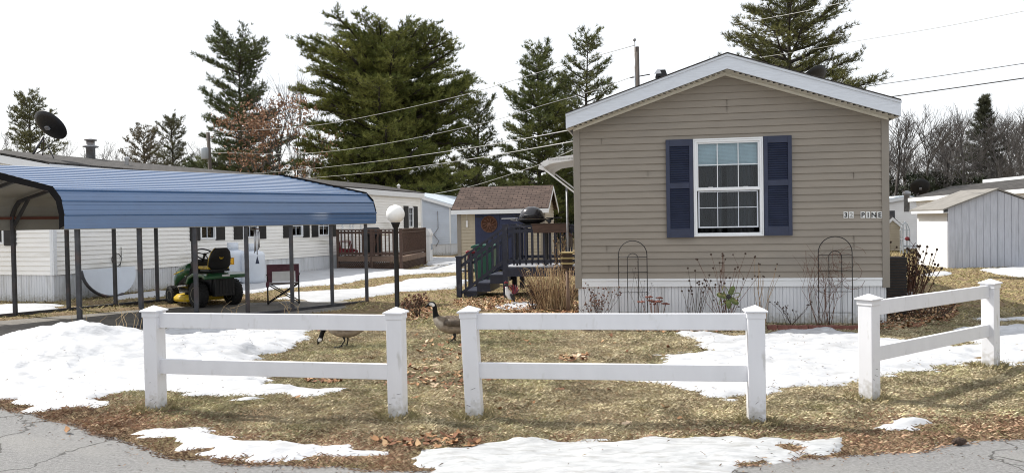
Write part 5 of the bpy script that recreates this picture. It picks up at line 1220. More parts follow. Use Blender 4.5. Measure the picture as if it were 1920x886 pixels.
# sedum with flat red-brown heads
P = wallp(1228, .5); t = thing('dried_sedum', 'dried sedum with flat red-brown flower heads beside the left trellis', 'plant', P); rr = random.Random(9)
for k in range(9):
    tip = Vector((rr.uniform(-.2, .2), rr.uniform(-.1, .1), rr.uniform(.34, .47))); c = MB(); c.tube([(tip.x * .4, tip.y * .4, 0), tip], .005, 5); st_ = c.build('stem', M['dryred'], t)
    c = MB()
    for j in range(12): a = rr.uniform(0, 6.28); d_ = rr.uniform(0, .06); c.ball((tip.x + d_ * math.cos(a), tip.y + d_ * math.sin(a), tip.z + rr.uniform(0, .012)), (.018, .018, .01), n=6)
    c.build('flower_head', M['brick'], st_)
# metal garden flower
P = wallp(1366, .62); zc = hh(1366, 556, .62)
t = thing('metal_flower', 'green metal garden flower stake with looped petals below the window', 'garden ornament', P, HANG)
c = MB(); c.tube([(0, 0, -.02), (0, 0, zc)], .007, 6); c.build('stake', M['iron'], t)
mg = mat('mottled_green_metal', (.10, .13, .04), .5, .4, 20, c2=(.35, .28, .12), c2s=12)
for k in range(7):
    a = R(90) + k * 2 * math.pi / 7; T = Matrix.Translation((0, -.01, zc)) @ Matrix.Rotation(a, 4, 'Y')
    c = MB(T); n_ = 14; c.tube([(.10 + .065 * math.cos(q), 0, .032 * math.sin(q)) for q in [2 * math.pi * j / n_ for j in range(n_ + 1)]], .006, 5, cap=False)
    if k % 2 == 0: c.ball((.10, 0, 0), (.06, .006, .028), n=10)
    c.build('petal', mg, t)
c = MB(); c.ball((0, -.015, zc), (.035, .015, .035)); c.build('centre', M['iron'], t)
# brick edging
for k in range(9):
    px = 1448 + k * 19; x0, _ = hs(px, 600, .62); P = HL + hx * x0 + hn * .62
    c = MB(); c.box((0, 0, .035), (.135, .09, .09)); o = c.build('edging_brick', M['brick'], None, bevel=.01); o.location = P; o.rotation_euler = (R(random.uniform(-6, 6)), R(random.uniform(-5, 5)), HANG + R(random.uniform(-8, 8)))
    tag(o, ['red-brown edging brick at the left end of the row by the middle fence post', 'red-brown edging brick in the row along the skirting, second from its left end', 'red-brown edging brick in the row along the skirting, third from its left end', 'red-brown edging brick in the row along the skirting, fourth from its left end', 'red-brown edging brick at the middle of the row along the skirting', 'red-brown edging brick in the row along the skirting, fourth from its right end', 'red-brown edging brick in the row along the skirting, third from its right end', 'red-brown edging brick in the row along the skirting, second from its right end', 'red-brown edging brick at the right end of the row below the right trellis'][k], 'brick', 'bricks edging the flower bed')
# ornamental grass and stalks by left corner
t = thing('ornamental_grass', 'tall clump of dry tan grass stalks at the left corner of the tan home', 'grass clump', G(1042, 583))
rr = random.Random(11)
for j, m_ in enumerate((M['dryst'], mat('pale_straw_stalks', (.42, .31, .18), .9, .3, 9), M['dryred'])):
    c = MB()
    for k in range(110 if j < 2 else 60):
        b0 = Vector((rr.uniform(-.30, .26), rr.uniform(-.2, .25), 0)); H_ = rr.uniform(.35, .82); tip = b0 + Vector((b0.x * .6 + rr.uniform(-.2, .2), rr.uniform(-.1, .1), H_)); c.tube([b0, b0.lerp(tip, .5) + Vector((rr.uniform(-.03, .03), 0, .02)), tip], [.005, .0045, .003], 3)
        if rr.random() < .3: c.tube([tip, tip + Vector((rr.uniform(-.08, .08), 0, rr.uniform(-.06, .03)))], .006, 3)
    c.build('stalks', m_, t)
stems('dead_bush', 'dark twiggy bush under the porch beside the rooster', 'bush', G(1000, 583), 26, .55, .35, M['drydk'], M['drydk'], seed=12, branch=3, r_=.005)
stems('dead_shrub', 'dead clematis clinging to the porch rail beside the planter box', 'vine', ploc(1.2, -.1, .0), 14, 1.4, .10, M['dryst'], M['dryst'], seed=13, branch=6, r_=.005, base=.06, headr=.02)
stems('dead_bush', 'dried brown plant and stalks growing in leaves at the foot of the lamp post', 'bush', G(782, 596), 16, .42, .28, M['drydk'], M['dryred'], seed=14, branch=3, r_=.006, headr=.022)
stems('dead_bush', 'small dark stalks at the foot of the lamp post, left of the leaf drift', 'bush', G(760, 592), 7, .3, .15, M['drydk'], M['drydk'], seed=15, branch=1, r_=.006)
# shrub right with red stems and dark seed heads
t = stems('bare_shrub', 'bare multi-stemmed shrub with dark seed heads at the right corner of the tan home', 'shrub', G(1700, 590), 44, 1.1, .55, M['dryred'], M['drydk'], seed=21, branch=4, r_=.008, base=.14, headr=.022)
stems('bare_shrub', 'low tangle of dark twigs behind the angled right fence section', 'shrub', G(1745, 600), 26, .5, .5, M['drydk'], None, seed=22, branch=4, r_=.006, base=.3)
stems('bare_shrub', 'low bare twigs between the dark bin and the right fence post', 'shrub', G(1672, 606), 14, .5, .3, M['drydk'], None, seed=23, branch=3, r_=.005, base=.2)
P = at(1676, 520, 12.3); P.z = 0
t = thing('compost_bin', 'dark slatted bin tucked behind the right corner of the tan home', 'bin', P, HANG)
c = MB(); c.bb(-.15, .12, -.2, .2, 0, .93); c.build('body', M['drydk'], t)
c = MB()
for k in range(22): c.bb(-.16, .13, -.21, .21, .02 + k * .042, .045 + k * .042)
c.build('slats', M['black'], t)
# straw stalks by carport
for i, (px, py, n, hgt, lab) in enumerate(((172, 634, 3, .55, 'few pale dead stalks beside the nearest carport leg'), (232, 640, 7, .75, 'long pale dead stalks arching behind the left end of the snow heap'), (440, 600, 5, .35, 'short pale stalks in front of the mower'), (550, 598, 6, .45, 'pale bent stalks below the folding chair'))):
    stems('dry_stalks', lab, 'weeds', G(px, py), n, hgt, .35, bpy.data.materials['pale_straw_stalks'], None, seed=30 + i, r_=.0045, base=.15, curv=.2, grp='dead stalks along the carport')
# pine cone and straw scraps on the road
P = G(1798, 833); t = thing('pine_cone', 'small dark pine cone lying on the road edge at the right', 'pine cone', P, R(20)); c = MB(); c.tube([(-.06, 0, .022), (-.03, 0, .024), (.0, 0, .026), (.04, 0, .022), (.065, 0, .02)], [.008, .022, .026, .018, .006], 9)
for k in range(40): a = k * 2.4; xx = -.05 + k * .0026; rr_2 = .024 * (1 - abs(xx) / .09); c.box((xx, rr_2 * math.cos(a), .024 + rr_2 * math.sin(a)), (.012, .012, .012))
c.build('scales', M['drydk'], t)

# ------------------------------------------------------------ geese
def goose(P, rz, spine, lab, legs, scale=1.):
    t = thing('canada_goose', lab, 'goose', P, rz, 'geese walking on the lawn'); n_ = 18; V = []; C = []
    spine = [(a_, z_ - .065 * min(1, z_ / .2) * (1 if z_ > .12 else .3), *r_) for a_, z_, *r_ in spine]; WZ = -.065
    # densify with catmull-rom
    dense = []
    for i in range(len(spine) - 1):
        p0, p1, p2, p3 = [np.array(spine[max(0, min(len(spine) - 1, i + k))], float) for k in (-1, 0, 1, 2)]
        for q in range(4):
            u = q / 4; dense.append(.5 * ((2 * p1) + (-p0 + p2) * u + (2 * p0 - 5 * p1 + 4 * p2 - p3) * u * u + (-p0 + 3 * p1 - 3 * p2 + p3) * u ** 3))
    dense.append(np.array(spine[-1], float)); m_ = len(dense)
    for i, q in enumerate(dense):
        a = dense[max(0, i - 1)]; b = dense[min(m_ - 1, i + 1)]; tx, tz = b[0] - a[0], b[1] - a[1]; l_ = math.hypot(tx, tz) + 1e-9; tx, tz = tx / l_, tz / l_; nx_, nz_ = -tz, tx
        kk = q[4]
        for j in range(n_):
            an = 2 * math.pi * j / n_; cy, cn = math.cos(an) * max(q[2], .002), math.sin(an) * max(q[3], .002)
            V.append((q[0] + nx_ * cn, cy, q[1] + nz_ * cn)); s_up = math.sin(an)
            if kk < 1.6:
                c_ = (.085, .064, .046) if s_up > -.25 else (.30, .25, .20)
                if kk < .45: c_ = (.015, .013, .012) if s_up > -.1 else (.7, .68, .64)
                if .45 < kk < 1.2: 
                    bar = math.sin(q[0] * 95 + math.cos(an) * 5) 
                    if s_up > -.25: c_ = (.075, .056, .04) if bar < .35 else (.14, .11, .085)
                if kk > 1.3: c_ = (.36, .32, .27) if s_up < .3 else (.15, .12, .09)
            elif kk < 2.6: c_ = (.008, .008, .008)
            elif kk < 3.4: c_ = (.72, .70, .68) if (-.75 < s_up < .45) else (.008, .008, .008)
            else: c_ = (.008, .008, .008)
            C.append(c_)
    Fc = [(i * n_ + j, i * n_ + (j + 1) % n_, (i + 1) * n_ + (j + 1) % n_, (i + 1) * n_ + j) for i in range(m_ - 1) for j in range(n_)]
    arr_mesh('body', np.array(V) * scale, Fc, M['feather'], t, colors=np.array(C), smooth=True)
    for sg in (-1, 1):   # folded wing
        c = MB(); secs = []
        for x_, z_, h_, y_ in ((.13, .335, .03, .108), (.06, .335, .065, .128), (-.06, .33, .075, .13), (-.18, .335, .05, .105), (-.28, .345, .025, .06), (-.36, .35, .006, .02)):
            secs.append([(x_ * scale, sg * (y_ - .02) * scale, (z_ + h_ + WZ) * scale), (x_ * scale, sg * (y_ + .006) * scale, (z_ + h_ * .3 + WZ) * scale), (x_ * scale, sg * (y_ + .004) * scale, (z_ - h_ * .5 + WZ) * scale), (x_ * scale, sg * (y_ - .03) * scale, (z_ - h_ + WZ) * scale)])
        loft(c, secs); c.build('wing', mat('brown_wing_feathers', (.085, .065, .048), .7, .35, 35) if 'brown_wing_feathers' not in bpy.data.materials else bpy.data.materials['brown_wing_feathers'], t)
    for (x0, y0, x1) in legs:
        c = MB(); c.tube([(x0, y0, .18), (x0 - .005, y0, .13), (x0 - .015, y0, .085), (x1, y0, .018)], [.03, .02, .009, .008], 7)
        c.add([(x1 - .01, y0, .02), (x1 + .085, y0 - .04, .004), (x1 + .1, y0, .008), (x1 + .085, y0 + .04, .004), (x1 - .02, y0, .003)], [(0, 1, 2), (0, 2, 3), (4, 1, 0), (4, 0, 3), (4, 2, 1), (4, 3, 2)])
        c.build('leg', M['rack'], t)
    for sg in (-1, 1):
        hx_, hz_ = spine[-4][0], spine[-4][1]; c = MB(); c.ball((hx_ * scale + .014, sg * spine[-4][2] * .93 * scale, (hz_ + .008) * scale), .0045, n=8); c.build('eye', M['dark'], t)
    return t
body = [(-.36, .345, .012, .006, .2), (-.29, .335, .05, .025, .3), (-.2, .32, .095, .07, .6), (-.08, .30, .128, .112, .8), (.05, .305, .128, .118, .9), (.15, .33, .10, .10, 1.4), (.21, .375, .062, .066, 1.5)]
up = body + [(.238, .43, .038, .04, 1.7), (.245, .49, .029, .031, 2), (.25, .535, .027, .03, 2.2), (.272, .575, .03, .034, 3), (.305, .578, .027, .029, 3.2), (.335, .562, .017, .018, 4), (.362, .545, .011, .009, 4), (.378, .535, .004, .004, 4)]
down = body[:-1] + [(.20, .345, .062, .062, 1.6), (.25, .33, .038, .038, 1.8), (.295, .27, .029, .03, 2), (.32, .20, .027, .029, 2.2), (.335, .135, .03, .033, 3), (.345, .105, .027, .029, 3.2), (.357, .075, .017, .018, 4), (.365, .045, .011, .009, 4), (.37, .03, .004, .004, 4)]
P = G(848, 645)
goose(Vector((P.x + .03, P.y, .02)), R(183), up, 'goose standing upright with its neck raised beside the middle fence section', [(.02, -.05, -.01), (.0, .05, .06)], 1.0)
P = G(652, 652)
goose(Vector((P.x - .02, P.y, .02)), R(178), down, 'goose grazing with its head down behind the left fence section', [(.0, -.05, .0), (.02, .05, .05)], 1.0)

# ------------------------------------------------------------ right side: grey shed, white homes
P0 = at(1778, 500, 22.5); P0.z = 0; ga = R(-1)
gs = thing('storage_shed', 'grey vertical board shed with a low gable roof at the right', 'shed', P0, ga)
GW, GD = 2.75, 1.75; ge, gk = 1.72, .50
w = MB(); bwid = .2; k = 0
zt_f = lambda x: ge + gk * (1 - abs(x - GW / 2) / (GW / 2))
x_ = 0
while x_ < GW - .01:
    e = min(GW, x_ + bwid - .012); pts = [(x_, .0), (e, 0), (e, zt_f(e)), (x_, zt_f(x_))]
    if x_ < GW / 2 < e: pts = [(x_, 0), (e, 0), (e, zt_f(e)), (GW / 2, ge + gk), (x_, zt_f(x_))]
    w.prism(pts, 0 - random.uniform(0, .006), .03); x_ += bwid
w.prism([(.0, 0), (GW, 0), (GW, ge - .02), (GW / 2, ge + gk - .02), (0, ge - .02)], .012, .04); w.bb(GW - .02, GW, .04, GD, 0, ge); w.bb(0, GW, GD, GD + .03, 0, ge); w.build('front_wall', M['greyboard'], gs)
w = MB(); w.bb(-.004, .03, .042, GD, 0, ge - .04); w.build('side_wall', M['brightsiding'], gs)  # sunlit look of this wall put into a whiter colour than the front
w = MB()
for sg in (-1, 1):
    xe = GW / 2 + sg * (GW / 2 + .2); ze = ge - .2 * gk / (GW / 2); pts = [(GW / 2, ge + gk + .06), (xe, ze + .06), (xe, ze + .02), (GW / 2, ge + gk + .02)]; w.prism(pts if sg > 0 else pts[::-1], -.04 if sg > 0 else -.12, GD + .1)
gro = w.build('roof', mat('bare_grey_roof_felt', (.2, .19, .175), .9, .15), gs)
w = MB(); xe = -.2; w.bb(xe - .0, xe + .03, -.1, GD, ge - .13, ge - .055); w.bb(xe + .03, 0, -.04, GD, ge - .12, ge - .1); w.build('fascia', M['white'], gro)
# white home with dark roof running off right
q0 = at(1722, 470, 30.5); q1 = at(2050, 470, 24.5); q0.z = q1.z = 0
dvr = q1 - q0; ra_ = math.atan2(dvr.y, dvr.x)
rh = thing('mobile_home', 'white home with a dark roof behind the grey board shed', 'house', q0, rot=(0, R(-2.0), ra_))
LL = dvr.length + 3
w = MB(); siding(w, LL, .0, 2.12); siding(w, 4.2, 0, 2.5, T=TR(0, 4.2, 0, -math.pi / 2), xl=lambda z: max(0, (z - 2.12) / .38 * 2.1), xr=lambda z: 4.2 - max(0, (z - 2.12) / .38 * 2.1)); w.build('wall', M['brightsiding'], rh)
w = MB(); y0, y1 = -.2, 2.1; w.add([(-.2, y0, 2.2), (LL, y0, 2.2), (LL, y1, 2.80), (-.2, y1, 2.66), (-.2, 4.4, 2.2), (LL, 4.4, 2.2)], [(0, 1, 2, 3), (3, 2, 5, 4)]); rr2 = w.build('roof', M['roofdark'], rh); uv_planar(rr2, (1, 0, 0), (0, 1, 0))
w = MB(); w.bb(-.2, LL, -.22, -.2, 2.06, 2.205); w.bb(-.2, LL, -.2, 0, 2.06, 2.08); w.bb(-.22, -.2, -.2, 2.1, 2.08, 2.2); w.build('fascia', M['white'], rr2)
w = MB(); w.bb(1.2, LL, 2.08, 2.2, 2.68, 2.8); w.build('ridge_cap', M['white'], rr2)
w = MB(); w.lathe([(.05, 2.4), (.05, 3.05)], 8, M=Matrix.Translation((3.4, 1.6, 0))); w.build('vent_pipe', M['whitep'], rr2)
w = MB(); w.bb(5.9, 6.6, -.05, -.0, 1.5, 2.0); w.build('window', M['postdark'], rh)
q0 = at(1655, 470, 37); q0.z = 0; e_ = Vector((1, .02, 0)).normalized()
fh, fhr = gable_home('mobile_home', 'far white home with a grey roof seen just right of the tan home', Vector((q0.x - 1, q0.y, 0)), R(2), 4.3, 10, .1, 2.0, .35, M['brightsiding'], M['rooflight'])
fh.rotation_euler = (0, 0, R(2)); w = MB(); w.bb(1.35, 1.6, -.03, 0, 1.25, 1.75); w.build('window', M['postdark'], fh)
# small shed with black roof
P = at(1676, 450, 33.5); P.z = 0
ks, _r = gable_home('small_shed', 'tiny cream shed with a black roof between the tan home and the grey shed', P - Vector((.45, 0, 0)), R(-5), .75, .9, .05, 1.05, .35, M['cream'], M['roofdark'], ov=.04); ks['category'] = 'shed'
P = at(1697, 470, 31); P.z = .0
t = thing('wire_obelisk', 'pale domed wire plant frame with a red bow beside the cream shed', 'garden ornament', P)
c = MB()
for k in range(8): a = k * math.pi / 4; c.tube([(.18 * math.cos(a), .18 * math.sin(a), 0), (.18 * math.cos(a), .18 * math.sin(a), .95), (.1 * math.cos(a), .1 * math.sin(a), 1.18), (0, 0, 1.28)], .012, 4)
for z_ in (.3, .6, .95): c.tube([(.18 * math.cos(a), .18 * math.sin(a), z_) for a in [k * .4 for k in range(17)]], .01, 4)
c.build('frame', M['trans'], t); c = MB(); c.ball((0, -.18, .62), (.1, .04, .08)); c.build('bow', M['red'], t)
# roof fittings right
D0 = at(1726, 353, 33); dish(D0, (.25, .6, .5), .42, .9, 'dark satellite dish on the far roof right of the tan home', [rel(at(1722, 362, 33), D0), rel(at(1712, 378, 33), D0)])
D0 = at(1522, 160, 20.5); dish(D0, (-.25, .55, .6), .56, .72, 'dark satellite dish whose rim rises above the right slope of the tan home roof', [(0, 0, -.05), (.05, .0, -.75)])
P = at(1700, 362, 36); t = thing('roof_vent', 'short galvanised flue standing on the far white home roof', 'flue', (P.x, P.y, P.z - .55)); c = MB(); c.lathe([(.12, -.3), (.12, .45), (.18, .47), (.18, .6), (.05, .66)], 12); c.build('pipe', M['steel'], t)

# ------------------------------------------------------------ utility poles and wires
P = at(1194, 150, 30); P.z = 0; zt_ = at(1196, 88, 30).z
t = thing('utility_pole', 'weathered utility pole rising behind the tan home with a thin conduit', 'utility pole', P)
c = MB(); c.tube([(.03, 0, -.1), (.03, 0, zt_ * .5), (.03, 0, zt_)], [.11, .095, .075], 10); c.build('pole', M['pole'], t)
c = MB(); zz = at(1194, 77, 30).z; c.tube([(-.07, -.05, 3), (-.07, -.05, zz)], .022, 6); c.lathe([(.06, zz), (.06, zz + .05), (.02, zz + .1)], 10, M=Matrix.Translation((-.07, -.05, 0))); c.build('conduit', M['steel'], t)
c = MB(); zz = at(1194, 140, 30).z; c.tube([(-.25, 0, zz - .12), (.5, 0, zz)], .02, 5); c.build('bracket', M['iron'], t)
P = at(398, 300, 50); P.z = 0; a_ = at(390, 248, 50)
t = thing('utility_pole', 'utility pole with a grey transformer behind the long white home', 'utility pole', P)
c = MB(); c.tube([(0, 0, -.1), (a_.x - P.x, 0, a_.z)], [.14, .11], 10); c.build('pole', M['pole'], t)
c = MB(); z0 = at(383, 299, 50).z; z1 = at(383, 277, 50).z; c.lathe([(.2, z0), (.24, z0 + .05), (.24, z1 - .05), (.2, z1)], 16, M=Matrix.Translation((-.42, -.1, 0))); c.build('transformer', M['trans'], t)
def wire(pts, rad, m_, lab):
    P = [at(px, py, Y) for px, py, Y in pts]; O = P[0]; dense = []
    for i in range(len(P) - 1):
        p0, p1, p2, p3 = [P[max(0, min(len(P) - 1, i + k))] for k in (-1, 0, 1, 2)]
        for q in range(6): u = q / 6; dense.append(.5 * ((2 * p1) + (p2 - p0) * u + (2 * p0 - 5 * p1 + 4 * p2 - p3) * u * u + (3 * p1 - p0 - 3 * p2 + p3) * u ** 3))
    dense.append(P[-1]); c = MB(); c.tube([q - O for q in dense], rad, 5); o = c.build('power_line', m_); o.location = O; return tag(o, lab, 'cable', 'overhead cables')
wire([(390, 250, 50), (437, 246, 46), (600, 234, 40), (845, 184, 33), (1023, 132, 29), (1190, 85, 26)], .010, M['wire'], 'highest pale overhead cable crossing the tall pines on the left')
wire([(395, 286, 50), (430, 287, 46), (579, 287, 42), (729, 268, 38), (913, 229, 34), (1019, 197, 32), (1109, 171, 31), (1194, 141, 30)], .010, M['wire'], 'pale overhead cable running up to the pole behind the tan home')
wire([(450, 326, 46), (519, 322, 42), (669, 307, 34), (857, 281, 24), (960, 264, 19), (1077, 242, 14)], .009, M['wire'], 'upper of the two cables reaching the left corner of the tan home')
wire([(540, 336, 46), (600, 332, 42), (712, 322, 34), (850, 303, 24), (960, 285, 19), (1079, 264, 14)], .009, M['wire'], 'lower of the two cables reaching the left corner of the tan home')
wire([(793, 367, 42), (880, 350, 36), (980, 319, 28), (1012, 308, 25), (1076, 280, 20)], .009, M['wire'], 'thin cable passing just above the brown shed roof')
wire([(1378, 45, 30), (1490, 25, 26), (1590, 3, 22), (1700, -22, 19)], .009, M['wire'], 'topmost cable crossing the big pine behind the tan home roof')
wire([(1425, 108, 30), (1520, 93, 27), (1613, 76, 25), (1770, 50, 22), (1960, 13, 19)], .007, M['wire'], 'faint pale cable running over the big pine to the upper right edge')
wire([(1600, 168, 25), (1640, 160, 23), (1780, 140, 21), (1960, 113, 18)], .008, M['wiredk'], 'thin black cable left of frame edge above the right roof slope')
wire([(1640, 187, 24), (1668, 182, 23), (1790, 165, 21), (1960, 141, 18)], .014, M['wiredk'], 'thick black cable leaving the right eave of the tan home')

# ------------------------------------------------------------ trees
class Segs:
    def __init__(s): s.a = []; s.b = []; s.r0 = []; s.r1 = []
    def add(s, a, b, r0, r1): s.a.append(tuple(a)); s.b.append(tuple(b)); s.r0.append(r0); s.r1.append(r1)
    def mesh(s, n=4):
        A = np.array(s.a); B = np.array(s.b); r0 = np.array(s.r0)[:, None, None]; r1 = np.array(s.r1)[:, None, None]; d = B - A; d /= np.linalg.norm(d, axis=1, keepdims=True) + 1e-9
        ref = np.where(np.abs(d[:, 2:3]) > .9, np.array([[1., 0, 0]]), np.array([[0, 0, 1.]])); u = np.cross(d, ref); u /= np.linalg.norm(u, axis=1, keepdims=True) + 1e-9; v = np.cross(d, u)
        an = np.arange(n) * 2 * np.pi / n; ring = u[:, None] * np.cos(an)[None, :, None] + v[:, None] * np.sin(an)[None, :, None]
        V = np.concatenate([A[:, None] + ring * r0, B[:, None] + ring * r1], 1).reshape(-1, 3); k = np.arange(len(A))[:, None] * 2 * n
        Fc = np.concatenate([k + np.array([[j, (j + 1) % n, n + (j + 1) % n, n + j]]) for j in range(n)], 0); return V, Fc
def tuft_mesh(P, D, n, L, wd, spread, rs):
    m_ = len(P); D = D / (np.linalg.norm(D, axis=1, keepdims=True) + 1e-9); Pn = np.repeat(P, n, 0) + rs.normal(0, L * .12, (m_ * n, 3)); Dn = np.repeat(D, n, 0) + rs.normal(0, spread, (m_ * n, 3)); Dn /= np.linalg.norm(Dn, axis=1, keepdims=True)
    S = np.cross(Dn, rs.normal(0, 1, (m_ * n, 3))); S /= np.linalg.norm(S, axis=1, keepdims=True) + 1e-9; l_ = rs.uniform(.6, 1.2, (m_ * n, 1)) * L
    V = np.stack([Pn - S * wd / 2, Pn + S * wd / 2, Pn + Dn * l_], 1).reshape(-1, 3); Fc = np.arange(m_ * n * 3).reshape(-1, 3); return V, Fc
def pine(P, H, prof, lab, seed, nl=70, tl=.34, tw=.045, blades_n=9, c0=(.045, .075, .022), c1=(.085, .115, .035), name='pine_tree', dens=1., up=.25, cb=.12, trunkr=.2, gap=0., cat='tree', grp=None, sec=9, upf=.55):
    rs = np.random.default_rng(seed); t = thing(name, lab, cat, (P.x, P.y, 0), 0, grp); sg = Segs(); T = []; Dd = []; Cc = []
    bend = rs.normal(0, .02, 2); tp = lambda f: np.array([bend[0] * H * f * f, bend[1] * H * f * f, H * f])
    for k in range(12): sg.add(tp(k / 12), tp((k + 1) / 12), trunkr * (1 - .9 * k / 12), trunkr * (1 - .9 * (k + 1) / 12))
    tV, tF = sg.mesh(8); arr_mesh('trunk', tV, tF, M['bark'], t, smooth=True)
    sg = Segs()
    for i in range(nl):
        f = cb + (1 - cb) * ((i + rs.uniform(0, 1)) / nl) ** .95; az = i * 2.39996 + rs.uniform(-.4, .4); R_ = prof((f - cb) / (1 - cb)) * rs.uniform(.62, 1.12)
        if rs.uniform() < gap: continue
        el = up + (f ** 2) * upf + rs.uniform(-.15, .15) ; p = tp(f * .985); d = np.array([math.cos(az) * math.cos(el), math.sin(az) * math.cos(el), math.sin(el)]); n_ = 6; r0 = max(.02, .022 * R_ * 1.1 * trunkr / .2)
        tone = rs.uniform(0, 1); pp = p
        for k in range(n_):
            q = pp + d * R_ / n_; sg.add(pp, q, r0 * (1 - k / n_ * .85), r0 * (1 - (k + 1) / n_ * .85)); u = (k + .5) / n_
            if k >= 1 or R_ < 1.2:
                for j in range(max(2, int(sec * R_ / 4 / n_ * 2.2) + 1)):
                    side = -1 if (j + k) % 2 else 1; a2 = az + side * rs.uniform(.5, 1.15); L2 = R_ * rs.uniform(.14, .36) * (1.15 - u * .6) + .15; e2 = el * .5 + rs.uniform(-.1, .4)
                    d2 = np.array([math.cos(a2) * math.cos(e2), math.sin(a2) * math.cos(e2), math.sin(e2)]); s0 = pp + (q - pp) * rs.uniform(0, 1); s1 = s0 + d2 * L2; sg.add(s0, s1, .018, .008); m_ = max(2, int(L2 / .12 * dens))
                    for z_ in range(m_):
                        fz = (z_ + 1) / m_; T.append(s0 + d2 * L2 * fz + rs.normal(0, .065, 3) * np.array([1, 1, .6])); Dd.append(d2 + np.array([0, 0, .7])); Cc.append(tone * .5 + rs.uniform(0, .5))
            pp = q; d = d + np.array([0, 0, .05 + rs.uniform(-.03, .05)]); d += rs.normal(0, .06, 3); d /= np.linalg.norm(d)
        for z_ in range(4): T.append(pp + rs.normal(0, .12, 3)); Dd.append(d + np.array([0, 0, .5])); Cc.append(tone)
    bV, bF = sg.mesh(4); arr_mesh('limbs', bV, bF, M['bark'], t)
    T = np.array(T); Dd = np.array(Dd); V, Fc = tuft_mesh(T, Dd, blades_n, tl, tw, .55, rs); Cc = np.array(Cc)[:, None]; cc = np.array(c0) * (1 - Cc) + np.array(c1) * Cc
    arr_mesh('crown', V, Fc, M['needles'], t, colors=np.repeat(cc, blades_n * 3, 0)); return t
def bare(P, H, lab, seed, m_=None, r0=.14, levels=6, name='bare_tree', grp='bare trees', leaves_=None, spread=.55, parent=True, lf=.78, narrow=1., low=.3):
    rs = random.Random(seed); sg = Segs(); tk = Segs(); tips = []
    def grow(p, d, L, r_, lv):
        n_ = 2 if lv > 2 else 1; q = p
        for k in range(n_):
            d = (d + Vector((rs.uniform(-1, 1), rs.uniform(-1, 1), rs.uniform(-.3, .6))) * .10).normalized(); e = q + d * (L / n_); (tk if lv >= levels - 0 else sg).add(q, e, max(r_ * (1 - k * .2), .006), max(r_ * (1 - (k + 1) * .2), .005)); 
            if lv <= levels - 1 and lv > 1 and rs.random() < .8:
                side(e, d, L * .6, r_ * .45, lv - 2)
            q = e
        if lv <= 0: tips.append(q); return
        for k in range(3 if lv > 1 and rs.random() < .55 else 2): grow(q, turn(d, spread), L * lf * rs.uniform(.75, 1.15), r_ * .66, lv - 1)
    def turn(d, s): return (d + Vector((rs.uniform(-1, 1) * narrow, rs.uniform(-1, 1) * narrow, rs.uniform(-.35, .75))) * s * 1.1).normalized()
    def side(p, d, L, r_, lv):
        if lv < 0: lv = 0
        grow(p, turn(d, .95), L, max(r_, .008), lv)
    # trunk
    d = Vector((0, 0, 1)); p = Vector((0, 0, 0)); tr = H * .62; n_ = 9; r_ = r0
    for k in range(n_):
        d = (d + Vector((rs.uniform(-1, 1), rs.uniform(-1, 1), .2)) * .06).normalized(); q = p + d * tr / n_; tk.add(p, q, r_, r_ * .93); r_ *= .93; p = q
        if k / n_ > low:
            for j in range(rs.choice((1, 2))): grow(p, (Vector((rs.uniform(-1, 1) * narrow, rs.uniform(-1, 1) * narrow, rs.uniform(.4, 1.1)))).normalized(), H * .17 * rs.uniform(.7, 1.2), r_ * .45, 4)
    for k in range(3): grow(p, turn(Vector((0, 0, 1)), .45), H * .16, r_ * .7, 4)
    return tk, sg, tips
def bare_tree(P, H, lab, seed, **kw):
    lv = kw.pop('leaves_', None); grp = kw.pop('grp', 'bare trees'); name = kw.pop('name', 'bare_tree'); tk, sg, tips = bare(P, H, lab, seed, **kw); t = thing(name, lab, 'tree', (P.x, P.y, 0), 0, grp)
    sc_ = H / max(max(b[2] for b in sg.b), 1.)
    for S_ in (tk, sg): S_.a = [tuple(np.array(q) * sc_) for q in S_.a]; S_.b = [tuple(np.array(q) * sc_) for q in S_.b]
    tips = [q * sc_ for q in tips]
    V, Fc = tk.mesh(7); arr_mesh('trunk', V, Fc, M['barkgrey'], t, smooth=True); V, Fc = sg.mesh(3); arr_mesh('crown', V, Fc, M['barkgrey'], t)
    if lv:
        rs = np.random.default_rng(seed); T = np.array([tuple(q) for q in tips]); T = T[T[:, 2] < H * lv[2]]; T = np.repeat(T, lv[0], 0) + rs.normal(0, .25, (len(T) * lv[0], 3)); V, Fc = tuft_mesh(T, rs.normal(0, 1, T.shape), 2, .16, .11, .8, rs); cc = np.array(lv[1])[rs.integers(0, len(lv[1]), len(T))] * rs.uniform(.7, 1.3, (len(T), 1))
        arr_mesh('dead_leaves', V, Fc, M['needles'], t, colors=np.repeat(cc, 6, 0))
    return t
def cone(a, b, p=1.): return lambda f: a * (1 - f) ** p + b
def dome(a, lo=.55): return lambda f: a * max(.05, math.sqrt(max(0, 1 - ((f - .38) / .64) ** 2))) * (1 if f > .1 else .9)
def irregular(a, s):
    rs = np.random.default_rng(s); k = rs.uniform(.65, 1.2, 12); return lambda f: a * (1 - f * .78) ** .8 * k[int(f * 11)]
def htop(px, py, Y): return at(px, py, Y).z
Y = 50; pine(at(735, 400, Y), htop(735, 28, Y) - 1.5, lambda f: 5.0 * (max(.0, 1 - min(1, abs(f - .45) / (.62 if f < .45 else .60)) ** 3.2) ** .6 * (1 if f > .4 else .95) + .1), 'largest rounded dark green pine in the middle of the left skyline', 41, nl=185, sec=12, tl=.27, tw=.036, blades_n=10, c0=(0.066, 0.089, 0.021), c1=(0.224, 0.232, 0.064), up=.04, upf=.22, cb=.12, trunkr=.33)
